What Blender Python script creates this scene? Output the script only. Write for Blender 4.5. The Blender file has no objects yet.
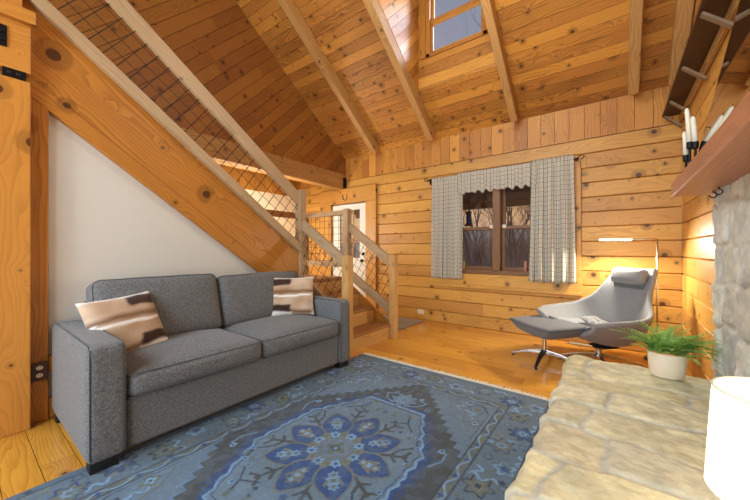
import bpy, math, random
import numpy as np
from mathutils import Vector as V, Matrix, noise
PI=math.pi; R=math.radians
S=bpy.context.scene; COL=S.collection
rnd=random.Random(7)

# ------------------------------------------------------------------ materials
def lin(c):
    return tuple(((x/255)/12.92 if x/255<=.04045 else ((x/255+.055)/1.055)**2.4) for x in c[:3])+(1,)
class N:
    def __init__(s,name):
        s.m=bpy.data.materials.new(name); s.m.use_nodes=True; s.t=s.m.node_tree; s.n=s.t.nodes; s.n.clear()
        s.out=s.n.new('ShaderNodeOutputMaterial')
    def add(s,ty,ins=None,**kw):
        n=s.n.new('ShaderNode'+ty)
        for k,v in kw.items(): setattr(n,k,v)
        for k,v in (ins or {}).items(): s.put(n.inputs[k],v)
        return n
    def put(s,sock,v):
        if isinstance(v,bpy.types.NodeSocket): s.t.links.new(v,sock)
        elif isinstance(v,bpy.types.Node): s.t.links.new(v.outputs[0],sock)
        else: sock.default_value=v
    def math(s,op,a,b=0.0,c=0.0): return s.add('Math',{0:a,1:b,2:c},operation=op).outputs[0]
    def mix(s,f,a,b,mode='MIX'):
        n=s.add('Mix',data_type='RGBA',blend_type=mode); s.put(n.inputs[0],f); s.put(n.inputs[6],a); s.put(n.inputs[7],b); return n.outputs[2]
    def ramp(s,f,stops):
        n=s.add('ValToRGB'); e=n.color_ramp.elements
        while len(e)<len(stops): e.new(.5)
        for el,(p,c) in zip(e,stops): el.position=p; el.color=c if len(c)==4 else c+(1,)
        s.put(n.inputs[0],f); return n.outputs[0]
    def maprange(s,f,a,b,c=0.,d=1.):
        n=s.add('MapRange',{0:f,1:a,2:b,3:c,4:d}); return n.outputs[0]
    def bsdf(s,**kw):
        n=s.add('BsdfPrincipled'); al={'color':'Base Color','rough':'Roughness','metal':'Metallic','normal':'Normal','coat':'Coat Weight','coatr':'Coat Roughness','spec':'Specular IOR Level','sheen':'Sheen Weight','ecol':'Emission Color','estr':'Emission Strength','trans':'Transmission Weight'}
        for k,v in kw.items(): s.put(n.inputs[al[k]],v)
        s.t.links.new(n.outputs[0],s.out.inputs[0]); return n
def plain(name,c,rough=.6,metal=0,bump=0,bscale=200,**kw):
    a=N(name); k=dict(color=lin(c),rough=rough,metal=metal); k.update(kw)
    if bump:
        no=a.add('TexNoise',{'Scale':bscale,'Detail':3.}); b=a.add('Bump',{'Strength':bump,'Distance':.002,'Height':no.outputs[0]}); k['normal']=b.outputs[0]
        co=a.add('TexCoord'); a.t.links.new(co.outputs['Object'],no.inputs['Vector'])
    a.bsdf(**k); return a.m
def wood(name,light,dark,knot=(70,36,16),knots=1.,rough=.45,var=.35,coat=0.,grain=1.,kscale=3.2,spec=.4,ringamt=.42):
    a=N(name)
    uv=a.add('UVMap').outputs[0]; geo=a.add('NewGeometry'); ri=geo.outputs['Random Per Island']
    off=a.add('CombineXYZ',{0:a.math('MULTIPLY',ri,37.3),1:a.math('MULTIPLY',ri,91.7),2:a.math('MULTIPLY',ri,13.)})
    p=a.add('VectorMath',{0:uv,1:off.outputs[0]},operation='ADD').outputs[0]
    sp=a.add('SeparateXYZ',{0:p}); u,v=sp.outputs[0],sp.outputs[1]
    # warped growth rings
    n1=a.add('TexNoise',{'Vector':a.add('CombineXYZ',{0:a.math('MULTIPLY',u,.9),1:a.math('MULTIPLY',v,5.),2:sp.outputs[2]}).outputs[0],'Scale':1.,'Detail':2.,'Roughness':.45})
    # knot field bends the grain
    vo=a.add('TexVoronoi',{'Vector':p,'Scale':kscale,'Randomness':1.},voronoi_dimensions='2D',feature='F1')
    kd=a.math('DIVIDE',vo.outputs['Distance'],kscale)
    csel=a.add('SeparateColor',{0:vo.outputs['Color']})
    krad=a.math('MULTIPLY',a.math('POWER',csel.outputs[0],1.7),.027*knots)
    near=a.math('EXPONENT',a.math('MULTIPLY',kd,-26.))
    ph=a.math('ADD',a.math('MULTIPLY',v,34.),a.math('ADD',a.math('MULTIPLY',n1.outputs[0],12.*grain),a.math('MULTIPLY',near,3.2)))
    ring=a.math('FRACT',ph)
    ring=a.math('POWER',ring,1.8)
    n2=a.add('TexNoise',{'Vector':a.add('CombineXYZ',{0:a.math('MULTIPLY',u,6.),1:a.math('MULTIPLY',v,160.),2:0.}).outputs[0],'Scale':1.,'Detail':3.})
    n3=a.add('TexNoise',{'Vector':a.add('CombineXYZ',{0:a.math('MULTIPLY',u,1.3),1:a.math('MULTIPLY',v,4.),2:3.}).outputs[0],'Scale':1.,'Detail':3.})
    g=a.math('ADD',a.math('MULTIPLY',ring,ringamt),a.math('ADD',a.math('MULTIPLY',a.math('SUBTRACT',n2.outputs[0],.5),.55),a.math('MULTIPLY',a.math('SUBTRACT',n3.outputs[0],.5),.9)))
    g=a.math('ADD',g,a.math('MULTIPLY',a.math('SUBTRACT',ri,.5),var*1.3))
    c=a.mix(a.math('MINIMUM',a.math('MAXIMUM',g,0.),1.),lin(light),lin(dark))
    wn=a.add('TexWhiteNoise',{'W':a.math('MULTIPLY',ri,517.)},noise_dimensions='1D')
    hs=a.add('HueSaturation',{'Hue':a.math('ADD',.5,a.math('MULTIPLY',a.math('SUBTRACT',wn.outputs[0],.5),.010)),'Saturation':1.,'Value':a.math('ADD',1.,a.math('MULTIPLY',a.math('SUBTRACT',wn.outputs[0],.5),var*.7)),'Color':c})
    kf=a.maprange(a.math('SUBTRACT',krad,kd),-.004,.003)
    halo=a.math('MULTIPLY',a.maprange(a.math('SUBTRACT',a.math('MULTIPLY',krad,2.6),kd),-.01,.01),.4)
    c2=a.mix(halo,hs.outputs[0],lin([int(x*.72) for x in dark])); c3=a.mix(a.math('MULTIPLY',kf,.9),c2,lin(knot))
    b=a.add('Bump',{'Strength':.12,'Distance':.002,'Height':a.math('ADD',ring,n2.outputs[0])})
    a.bsdf(color=c3,rough=rough,normal=b.outputs[0],coat=coat,coatr=.12,spec=spec); return a.m
def attr_mat(name,rough=.8,nscale=60,namt=.25,bump=.3,sheen=0.,bscale=None,bd=.004):
    a=N(name); at=a.add('Attribute',attribute_name='Col'); co=a.add('TexCoord')
    no=a.add('TexNoise',{'Vector':co.outputs['Object'],'Scale':float(nscale),'Detail':5.,'Roughness':.65})
    f=a.maprange(no.outputs[0],.25,.75,1-namt,1+namt)
    c=a.add('VectorMath',{0:at.outputs['Color']},operation='SCALE'); a.put(c.inputs['Scale'],f)
    n2=a.add('TexNoise',{'Vector':co.outputs['Object'],'Scale':float(bscale or nscale*3),'Detail':4.})
    b=a.add('Bump',{'Strength':bump,'Distance':bd,'Height':n2.outputs[0]})
    a.bsdf(color=c.outputs[0],rough=rough,normal=b.outputs[0],sheen=sheen,spec=.25); return a.m
def fabric(name,c1,c2,scale=420,rough=.95,sheen=.2):
    a=N(name); co=a.add('TexCoord')
    n1=a.add('TexNoise',{'Vector':co.outputs['Object'],'Scale':float(scale),'Detail':2.}); n2=a.add('TexNoise',{'Vector':co.outputs['Object'],'Scale':90.,'Detail':4.})
    f=a.math('ADD',a.math('MULTIPLY',n1.outputs[0],.65),a.math('MULTIPLY',n2.outputs[0],.35))
    c=a.mix(a.maprange(f,.36,.64),lin(c1),lin(c2)); b=a.add('Bump',{'Strength':.35,'Distance':.002,'Height':n1.outputs[0]})
    a.bsdf(color=c,rough=rough,normal=b.outputs[0],sheen=sheen,spec=.15); return a.m
def glass(name,tint=(1,1,1,1),refl=.08):
    a=N(name); fr=a.add('Fresnel',{'IOR':1.3}); t=a.add('BsdfTransparent',{0:tint}); g=a.add('BsdfGlossy',{0:(1,1,1,1),'Roughness':.02})
    m=a.add('MixShader',{0:a.math('ADD',fr.outputs[0],refl*.1),1:t.outputs[0],2:g.outputs[0]}); a.t.links.new(m.outputs[0],a.out.inputs[0]); return a.m
def emit(name,c,s):
    a=N(name); e=a.add('Emission',{0:lin(c),1:float(s)}); a.t.links.new(e.outputs[0],a.out.inputs[0]); return a.m

M={}
M['log']=wood('honey_pine_log',(212,158,78),(148,96,38),knots=1.0,rough=.42,var=.28,kscale=3.5)
M['board']=wood('pine_board',(200,138,62),(134,80,30),knots=.7,rough=.45,var=.5,kscale=4.,ringamt=.5)
M['ceil']=wood('ceiling_pine',(194,132,58),(106,60,22),knots=.8,rough=.5,var=.5,kscale=4.4,ringamt=.62)
M['gable']=wood('gable_pine',(158,102,44),(108,64,25),knots=.7,rough=.5,var=.28,kscale=4.2)
M['floor']=wood('varnished_pine_floor',(222,160,62),(166,98,30),knots=.7,rough=.22,var=.3,coat=.35,kscale=2.4,spec=.5)
M['rafter']=wood('weathered_rafter',(190,146,86),(124,86,44),knots=.6,ringamt=.6,rough=.6,var=.15)
M['stringer']=wood('amber_stringer',(194,130,52),(122,70,24),knots=1.7,rough=.38,var=.15,kscale=3.0,ringamt=.55)
M['grey']=wood('grey_cedar_rail',(190,162,124),(138,110,78),knots=.6,rough=.65,var=.12)
M['newel']=wood('pale_pine_newel',(212,168,102),(168,120,64),knots=.7,rough=.5,var=.1)
M['post']=wood('yellow_pine_post',(208,144,62),(158,100,38),knots=1.4,rough=.38,var=.12,kscale=3.2,ringamt=.4)
M['tread']=wood('worn_tread',(170,122,72),(120,80,44),knots=.4,rough=.5,var=.1)
M['mantel']=wood('red_brown_mantel',(186,126,88),(142,92,62),knots=.2,rough=.45,var=.1)
M['dark']=wood('dark_stained_board',(70,44,28),(44,27,18),knots=.2,rough=.5,var=.2)
M['frame']=wood('brown_window_wood',(132,92,58),(94,62,38),knots=.1,rough=.45,var=.1)
M['bracket']=wood('grey_bracket_wood',(140,118,92),(104,86,66),knots=.1,rough=.7,var=.1)
M['seam']=plain('dark_seam_backing',(38,20,9),.9)  # dark backing visible through the gaps between boards
M['white']=plain('painted_drywall',(214,211,204),.9,bump=.05,bscale=60)
M['cream']=plain('cream_plaster',(240,228,200),.9)
M['door']=plain('white_door_paint',(228,228,222),.45)
M['iron']=plain('black_iron',(24,23,24),.5,.6)
M['wire']=plain('dark_mesh_wire',(34,28,26),.6,.3)
M['chrome']=plain('polished_aluminium',(205,205,205),.2,1.)
M['black']=plain('black_plastic',(18,18,19),.5)
M['brownplate']=plain('brown_cover_plate',(78,50,30),.4)
M['ivory']=plain('ivory_plastic',(232,224,200),.4)
M['sofa']=fabric('charcoal_tweed',(64,65,66),(134,135,137),330)
M['piping']=fabric('charcoal_piping',(62,64,67),(92,94,98))
M['chair']=fabric('light_grey_wool',(118,118,120),(150,150,152),600)
M['chairdark']=fabric('mid_grey_wool',(86,87,90),(116,117,120),600)
M['throw']=fabric('grey_throw_fabric',(112,111,111),(146,145,145),260)
M['rug']=attr_mat('woven_wool_rug',.95,38,.22,.5,.15,500,.003)
M['fringe']=fabric('cream_fringe',(214,204,180),(236,228,208),300)
M['hide']=attr_mat('short_hair_hide',.75,120,.14,.3,.2,700,.002)
M['stone']=attr_mat('rough_field_stone',.88,16,.26,.5,0,42,.010)
M['pot']=plain('cream_ceramic',(226,210,186),.55)
M['terra']=plain('terracotta_rim',(206,150,100),.7)
M['soil']=plain('potting_soil',(52,38,28),.95)
M['wax']=plain('ivory_wax',(236,228,206),.5)
M['meshmat']=fabric('grey_entry_mat',(120,108,92),(148,136,118),200)
M['ground']=plain('winter_ground',(188,174,162),.95)
M['bark']=plain('bare_bark',(120,106,98),.95)
M['brush']=plain('winter_brush',(150,134,124),.95)
M['deck']=plain('grey_porch_deck',(86,80,76),.8)
M['blue']=plain('blue_feeder_plastic',(40,92,170),.35)
M['glass']=glass('clear_window_glass')
a=N('silvered_mirror'); a.bsdf(color=lin((190,184,176)),metal=1.,rough=.03); M['mirror']=a.m
a=N('fern_leaf'); co=a.add('TexCoord'); no=a.add('TexNoise',{'Vector':co.outputs['Object'],'Scale':14.,'Detail':2.})
cc=a.ramp(no.outputs[0],[(.3,lin((108,160,72))),(.7,lin((190,220,132)))])
d=a.add('BsdfDiffuse',{0:cc}); t=a.add('BsdfTranslucent',{0:cc}); m=a.add('MixShader',{0:.3,1:d.outputs[0],2:t.outputs[0]}); a.t.links.new(m.outputs[0],a.out.inputs[0]); M['fern']=a.m
# plaid curtain cloth
a=N('plaid_cotton'); uv=a.add('UVMap').outputs[0]; sp=a.add('SeparateXYZ',{0:uv})
def stripes(c):
    f=a.math('FRACT',a.math('DIVIDE',c,.060)); 
    l1=a.math('LESS_THAN',f,.13); l2=a.math('LESS_THAN',a.math('ABSOLUTE',a.math('SUBTRACT',f,.42)),.045); l3=a.math('LESS_THAN',a.math('ABSOLUTE',a.math('SUBTRACT',f,.72)),.06)
    return a.math('ADD',a.math('MULTIPLY',l1,.75),a.math('ADD',a.math('MULTIPLY',l2,.4),a.math('MULTIPLY',l3,.3)))
s=a.math('ADD',a.math('MULTIPLY',stripes(a.math('MULTIPLY',sp.outputs[0],.85)),1.25),stripes(sp.outputs[1])); s=a.math('MINIMUM',a.math('MULTIPLY',s,.66),1.)
cc=a.mix(s,lin((250,246,232)),lin((44,42,48)))
d=a.add('BsdfDiffuse',{0:cc}); t=a.add('BsdfTranslucent',{0:cc}); m=a.add('MixShader',{0:.45,1:d.outputs[0],2:t.outputs[0]}); a.t.links.new(m.outputs[0],a.out.inputs[0]); M['plaid']=a.m
a=N('lit_linen_shade'); e=a.add('Emission',{0:lin((255,238,200)),1:2.2}); t=a.add('BsdfTranslucent',{0:lin((250,240,220))}); m=a.add('AddShader',{0:e.outputs[0],1:t.outputs[0]}); a.t.links.new(m.outputs[0],a.out.inputs[0]); M['shade']=a.m
M['led']=emit('led_strip_glow',(255,244,220),22)
M['bulb']=emit('lamp_bulb_glow',(255,226,180),12)

# ------------------------------------------------------------------ mesh builder
def clip(poly,n,c):      # keep points with n.p <= c
    out=[]
    for i in range(len(poly)):
        a,b=poly[i],poly[(i+1)%len(poly)]; da=n[0]*a[0]+n[1]*a[1]-c; db=n[0]*b[0]+n[1]*b[1]-c
        if da<=0: out.append(a)
        if (da<0 and db>0) or (da>0 and db<0):
            k=da/(da-db); out.append((a[0]+(b[0]-a[0])*k,a[1]+(b[1]-a[1])*k))
    return out
def basis(d,up=(0,0,1)):
    d=V(d).normalized(); up=V(up)
    if abs(d.dot(up))>.999: up=V((0,1,0))
    y=up.cross(d).normalized(); z=d.cross(y)
    return d,y,z
class MB:
    def __init__(s): s.v=[];s.f=[];s.uv=[];s.mi=[];s.col=[]
    def pts(s,ps):
        i=len(s.v); s.v+= [tuple(p) for p in ps]; return i
    def face(s,ix,uv=None,m=0):
        s.f.append(tuple(ix)); s.uv.append(uv or [(0,0)]*len(ix)); s.mi.append(m)
    def box(s,c,size,X=(1,0,0),Y=(0,1,0),Z=(0,0,1),axis=None,m=0):
        X,Y,Z=V(X),V(Y),V(Z); c=V(c); h=[q/2 for q in size]; ax=[X,Y,Z]
        if axis is None: axis=max(range(3),key=lambda k:size[k])
        co=[]
        for i in (-1,1):
            for j in (-1,1):
                for k in (-1,1): co.append((i*h[0],j*h[1],k*h[2]))
        b=s.pts([c+X*p[0]+Y*p[1]+Z*p[2] for p in co])
        o=[axis]+[k for k in range(3) if k!=axis]
        for fi,nm in (((0,1,3,2),0),((4,6,7,5),0),((0,4,5,1),1),((2,3,7,6),1),((0,2,6,4),2),((1,5,7,3),2)):
            if nm==axis: uu,vv=o[1],o[2]; k=.25
            else: uu=axis; vv=[q for q in range(3) if q!=axis and q!=nm][0]; k=1.
            s.face([b+i for i in fi],[(co[i][uu]*k+nm*.31,co[i][vv]+nm*.17) for i in fi],m)
    def beam(s,p0,p1,w,h,up=(0,0,1),m=0):
        p0,p1=V(p0),V(p1); X,Y,Z=basis(p1-p0,up); s.box((p0+p1)/2,((p1-p0).length,w,h),X,Y,Z,0,m)
    def prism(s,poly,o,u,v,th,ang=0.,m=0):
        o,u,v=V(o),V(u),V(v); n=u.cross(v); ca,sa=math.cos(ang),math.sin(ang)
        A=sum(poly[i][0]*poly[(i+1)%len(poly)][1]-poly[(i+1)%len(poly)][0]*poly[i][1] for i in range(len(poly)))
        if A<0: poly=poly[::-1]
        k=len(poly); b=s.pts([o+u*p[0]+v*p[1] for p in poly]+[o+u*p[0]+v*p[1]-n*th for p in poly])
        uv=[(p[0]*ca+p[1]*sa,-p[0]*sa+p[1]*ca) for p in poly]
        s.face(range(b,b+k),uv,m); s.face([b+k+i for i in reversed(range(k))],uv[::-1],m)
        for i in range(k):
            j=(i+1)%k; s.face((b+i,b+k+i,b+k+j,b+j),[uv[i],(uv[i][0],uv[i][1]+th),(uv[j][0],uv[j][1]+th),uv[j]],m)
    def boards(s,poly,o,u,v,ang,w,th=.02,gap=.005,lens=(1.2,3.2),seed=1,m=0,back=1,jit=0.):
        ca,sa=math.cos(ang),math.sin(ang); d=(ca,sa); q=(-sa,ca)
        ys=[p[0]*q[0]+p[1]*q[1] for p in poly]; xs=[p[0]*d[0]+p[1]*d[1] for p in poly]
        k0=math.floor(min(ys)/w); k1=math.ceil(max(ys)/w)
        for k in range(k0,k1):
            rr=random.Random(seed*7919+k)
            st=clip(clip(poly,q,(k+1)*w-gap/2),(-q[0],-q[1]),-(k*w+gap/2))
            if len(st)<3: continue
            cuts=[-50.]; x=-12+rr.uniform(0,3)
            while x<14: cuts.append(x); x+=rr.uniform(*lens)
            cuts.append(50.)
            for a_,b_ in zip(cuts,cuts[1:]):
                if b_<min(xs) or a_>max(xs): continue
                pc=clip(clip(st,d,b_-.0008),(-d[0],-d[1]),-(a_+.0008))
                if len(pc)>=3:
                    dz=rr.uniform(0,jit); s.prism(pc,V(o)-V(u).cross(V(v))*dz,u,v,th-dz,ang,m)
        if back is not None: n=V(u).cross(V(v)); s.prism(poly,V(o)-n*(th*.6),u,v,.05,0,back)
    def tube(s,pts,r,seg=8,cap=True,m=0,closed=False):
        pts=[V(p) for p in pts]; n=len(pts); rs=r if isinstance(r,(list,tuple)) else [r]*n
        b0=len(s.v); L=0; nrm=None; rings=[]
        for i,p in enumerate(pts):
            if closed: t=(pts[(i+1)%n]-pts[i-1])
            else: t=(pts[min(i+1,n-1)]-pts[max(i-1,0)])
            t.normalize()
            if nrm is None: nrm=t.orthogonal().normalized()
            else:
                nrm=(nrm-t*nrm.dot(t)); nrm=nrm.normalized() if nrm.length>1e-6 else t.orthogonal().normalized()
            bn=t.cross(nrm); rings.append([p+(nrm*math.cos(2*PI*k/seg)+bn*math.sin(2*PI*k/seg))*rs[i] for k in range(seg)])
        for rg in rings: s.pts(rg)
        m_=n if closed else n-1
        for i in range(m_):
            for k in range(seg):
                a=b0+i*seg+k; a2=b0+i*seg+(k+1)%seg; c=b0+((i+1)%n)*seg+k; c2=b0+((i+1)%n)*seg+(k+1)%seg
                s.face((a,a2,c2,c),[(i*.1,k/seg*.1)]*4,m)
        if cap and not closed:
            s.face([b0+k for k in reversed(range(seg))],None,m); s.face([b0+(n-1)*seg+k for k in range(seg)],None,m)
    def lathe(s,prof,c,seg=32,m=0,sx=1.,sy=1.):
        c=V(c); b=len(s.v)
        for r,z in prof: s.pts([c+V((r*sx*math.cos(2*PI*k/seg),r*sy*math.sin(2*PI*k/seg),z)) for k in range(seg)])
        for i in range(len(prof)-1):
            for k in range(seg):
                k2=(k+1)%seg; s.face((b+i*seg+k,b+i*seg+k2,b+(i+1)*seg+k2,b+(i+1)*seg+k),[(k/seg,prof[i][1])]*4,m)
        s.face([b+k for k in reversed(range(seg))],None,m); e=b+(len(prof)-1)*seg; s.face([e+k for k in range(seg)],None,m)
    def grid(s,fn,nu,nv,uvf=None,m=0,colf=None,flip=False):
        b=len(s.v)
        for i in range(nu+1):
            for j in range(nv+1):
                s.v.append(tuple(fn(i/nu,j/nv)))
                if colf: s.col.append(colf(i/nu,j/nv))
        for i in range(nu):
            for j in range(nv):
                a=b+i*(nv+1)+j; ix=[a,a+nv+1,a+nv+2,a+1]
                uvs=[uvf(x/nu,y/nv) for x,y in ((i,j),(i+1,j),(i+1,j+1),(i,j+1))] if uvf else None
                if flip: ix=ix[::-1]; uvs=uvs[::-1] if uvs else None
                s.face(ix,uvs,m)
        return b
    def build(s,name,mats,parent=None,base=None,smooth=False,bevel=0,sub=0,solid=0,weld=False,soff=0,bseg=2):
        if not isinstance(mats,(list,tuple)): mats=[mats]
        root=parent
        if parent is not None:
            while root.parent: root=root.parent
            base=root.location
        elif base is None:
            xs=[p[0] for p in s.v]; ys=[p[1] for p in s.v]; base=V(((min(xs)+max(xs))/2,(min(ys)+max(ys))/2,min(p[2] for p in s.v)))
        base=V(base)
        me=bpy.data.meshes.new(name); me.from_pydata([tuple(V(p)-base) for p in s.v],[],s.f)
        ul=me.uv_layers.new(name='UVMap'); flat=[c for f in s.uv for q in f for c in q]; ul.data.foreach_set('uv',flat)
        for m in mats: me.materials.append(M[m])
        me.polygons.foreach_set('material_index',s.mi)
        if smooth: me.polygons.foreach_set('use_smooth',[True]*len(s.f))
        if s.col:
            at=me.color_attributes.new('Col','FLOAT_COLOR','POINT'); at.data.foreach_set('color',[c for q in s.col for c in (*q[:3],1.)])
        me.validate(); me.update()
        o=bpy.data.objects.new(name,me); COL.objects.link(o)
        if parent is not None: o.parent=parent
        else: o.location=base
        if weld: md=o.modifiers.new('w','WELD'); md.merge_threshold=.0006
        if solid: md=o.modifiers.new('s','SOLIDIFY'); md.thickness=solid; md.offset=soff
        if bevel: md=o.modifiers.new('b','BEVEL'); md.width=bevel; md.segments=bseg; md.limit_method='ANGLE'; md.angle_limit=R(40)
        if sub: md=o.modifiers.new('u','SUBSURF'); md.levels=sub; md.render_levels=sub
        return o
def tag(o,label=None,cat=None,group=None,kind=None):
    for k,v in (('label',label),('category',cat),('group',group),('kind',kind)):
        if v: o[k]=v
    return o
def thing(name,loc,label,cat,group=None,kind=None):
    o=bpy.data.objects.new(name,None); o.location=loc; o.empty_display_size=.1; COL.objects.link(o); return tag(o,label,cat,group,kind)
def struct(o,label=None): o['kind']='structure'; 
def nz(x,y,z=0.): return noise.noise(V((x,y,z)))

# ------------------------------------------------------------------ room dimensions
YB=4.68; XR=.55; XG=-4.26; XS=-3.1; PT=2.51; CZ=2.925; SL=.75
def ceil_z(y): return CZ+SL*(YB-y)
ca=1/math.hypot(1,SL); sdir=V((0,-ca,SL*ca)); cn=V((1,0,0)).cross(sdir)  # slope basis: u=+X, v=up the slope
# floor
b=MB(); b.boards([(-6,-2.5),(XR+.1,-2.5),(XR+.1,YB+.05),(-6,YB+.05)],(0,0,0),(1,0,0),(0,1,0),0,.14,.02,.003,(1.5,3.6),3,jit=.0006)
o=b.build('floor',['floor','seam']); struct(o)
# ceiling (boards run along X; hole for the dormer)
def sv(y): return (YB-y)/ca
DX0,DX1,DY=-2.265,-1.14,4.03
b=MB(); O=(0,YB,CZ); u=(1,0,0); TOP=sv(0.0); HT=sv(1.6); LN=(3.,7.)
for i,pl in enumerate(([(XG-.1,-.12),(XR+.2,-.12),(XR+.2,sv(DY)),(XG-.1,sv(DY))],[(XG-.1,sv(DY)),(DX0-.006,sv(DY)),(DX0-.006,HT),(XG-.1,HT)],[(DX1+.006,sv(DY)),(XR+.2,sv(DY)),(XR+.2,HT),(DX1+.006,HT)],[(XG-.1,HT),(XR+.2,HT),(XR+.2,TOP),(XG-.1,TOP)])):
    b.boards(pl,O,u,tuple(sdir),0,.125,.02,.004,LN,11,m=0)
# the other slope beyond the ridge
sd2=V((0,ca,SL*ca))
b.boards([(XG-.1,-3.2),(XR+.2,-3.2),(XR+.2,0),(XG-.1,0)],(0,0,ceil_z(0)),(1,0,0),tuple(sd2),0,.125,.02,.004,(1.4,3.8),5)
# prism faces -n side; flip so that the smooth board face is below: thickness goes up since n points down
o=b.build('ceiling',['ceil','seam']); struct(o)
# rafters
def rafter(x,w,label,y0=4.60,y1=.1,depth=.165):
    b=MB(); t=sdir; n=cn if cn.z<0 else -cn
    p0=V((x,y0,ceil_z(y0)))+n*(depth/2+.003); p1=V((x,y1,ceil_z(y1)))+n*(depth/2+.003)
    b.beam(p0,p1,w,depth,up=tuple(-n)); o=b.build('rafter','rafter',bevel=.008,base=(x,y0,ceil_z(y0)-.2)); tag(o,label,'rafter','rafters under the sloping ceiling')
rafter(-3.42,.10,'leftmost sloping ceiling rafter, nearest the gable end boards')
rafter(-2.32,.10,'sloping rafter along the left side of the dormer window opening')
rafter(-1.09,.09,'sloping rafter along the right side of the dormer window')
rafter(.145,.095,'sloping rafter above the armchair, between the dormer and the right wall')
rafter(.485,.11,'reddish rafter tight against the right wall above the bracketed shelf')

# log courses ----------------------------------------------------
def logwall(b,o,u,n,u0,u1,z0,z1,nc,holes=(),seed=3,amp=.022,cuts=True,m=0):
    o,u,n=V(o),V(u),V(n); h=(z1-z0)/nc
    def seg(a,c,za,zb,zc0,kk):
        t0=(za-zc0)/h; t1=(zb-zc0)/h; prof=[]
        for i in range(15):
            t=t0+(t1-t0)*(.5-.5*math.cos(PI*i/14)); e=min(t,1-t); d=amp*(1-max(0,1-e/.05)**1.3)-amp
            prof.append((zc0+t*h,d))
        k=len(prof); ba=len(b.v)
        for x in (a,c):
            for z,d in prof: b.v.append(tuple(o+u*x+V((0,0,z))+n*d))
            b.v.append(tuple(o+u*x+V((0,0,zb))-n*.14)); b.v.append(tuple(o+u*x+V((0,0,za))-n*.14))
        kk=k+2
        for i in range(kk):
            j=(i+1)%kk; zi=prof[i][0] if i<k else za; zj=prof[j][0] if j<k else za
            fl=(ba+i,ba+j,ba+kk+j,ba+kk+i)
            b.face(fl[::-1],[(a,zi),(a,zj),(c,zj),(c,zi)][::-1],m)
        b.face([ba+i for i in range(kk)],[(.1*i,0) for i in range(kk)],m); b.face([ba+kk+i for i in reversed(range(kk))],[(.1*i,0) for i in range(kk)],m)
    for k in range(nc):
        rr=random.Random(seed*101+k); za=z0+k*h; zb=za+h
        cs=[u0]; x=u0+rr.uniform(.6,3.)
        while cuts and x<u1-.4: cs.append(x); x+=rr.uniform(1.6,3.8)
        cs.append(u1); zs=sorted({za,zb,*[q for H in holes for q in (H[2],H[3]) if za<q<zb]})
        for s0,s1 in zip(zs,zs[1:]):
            if s1-s0<.004: continue
            iv=list(zip(cs,cs[1:])); zm=(s0+s1)/2
            for H in holes:
                if H[2]<zm<H[3]:
                    nv=[]
                    for a,c in iv:
                        if c<=H[0] or a>=H[1]: nv.append((a,c)); continue
                        if a<H[0]: nv.append((a,H[0]))
                        if c>H[1]: nv.append((H[1],c))
                    iv=nv
            for a,c in iv: seg(a+.001,c-.001,s0,s1,za,k)
WX0,WX1,WZ0,WZ1=-2.27,-.44,.80,2.14
DRX0,DRX1,DRZ=-4.63,-3.73,2.06
b=MB(); logwall(b,(0,YB,0),(1,0,0),(0,-1,0),-6.0,XR,0,PT,14,[(WX0,WX1,WZ0,WZ1),(DRX0,DRX1,-.1,DRZ)],4)
b.boards([(-6,PT),(XR,PT),(XR,CZ+.06),(-6,CZ+.06)],(0,YB-.002,0),(1,0,0),(0,0,1),PI/2,.16,.02,.004,(3,6),21,m=1,back=2)
o=b.build('wall_back',['log','board','seam'],smooth=False,bevel=0); struct(o)
# right wall
b=MB(); logwall(b,(XR,0,0),(0,-1,0),(-1,0,0),-YB,3.0,0,PT,14,(),9)
b.boards([(-YB,PT),(0,PT),(0,ceil_z(0)+.05),(-YB,CZ+.05)],(XR-.002,0,0),(0,-1,0),(0,0,1),0,.15,.02,.004,(1.5,3.5),22,m=1,back=2)
o=b.build('wall_right',['log','ceil','seam']); struct(o)
# left gable above the loft beam: boards at 45 degrees  (u=+Y, v=+Z, normal +X)
b=MB(); b.boards([(-2.6,2.6),(YB,2.6),(YB,CZ+.04),(0,ceil_z(0)+.05),(-2.6,ceil_z(2.6)+.05)],(XG,0,0),(0,1,0),(0,0,1),R(46),.145,.02,.005,(1.2,3.4),31,m=0,back=1)
o=b.build('wall_left',['gable','seam']); struct(o)
# white wall below the stair
b=MB(); b.prism([(.3,0),(2.56,0),(2.56,.62),(.3,2.25)],(XS-.02,0,0),(0,1,0),(0,0,1),.08)
o=b.build('wall_under_stair','white'); struct(o)
# kitchen beyond
b=MB(); b.prism([(-1,0),(YB,0),(YB,2.3),(-1,2.3)],(-5.6,0,0),(0,1,0),(0,0,1),.1,0,0)
b.boards([(-1,2.3),(YB,2.3),(YB,2.9),(-1,2.9)],(-5.58,0,0),(0,1,0),(0,0,1),PI/2,.14,.03,.004,(2,4),41,m=1,back=2)
o=b.build('wall_kitchen',['cream','board','seam']); struct(o)
b=MB(); b.boards([(-5.7,-1.),(XG-.03,-1.),(XG-.03,YB),(-5.7,YB)],(0,0,2.86),(1,0,0),(0,1,0),R(90),.14,.04,.004,(2,4),42,m=0,back=1)
o=b.build('ceiling_kitchen',['board','seam']); struct(o)
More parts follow.
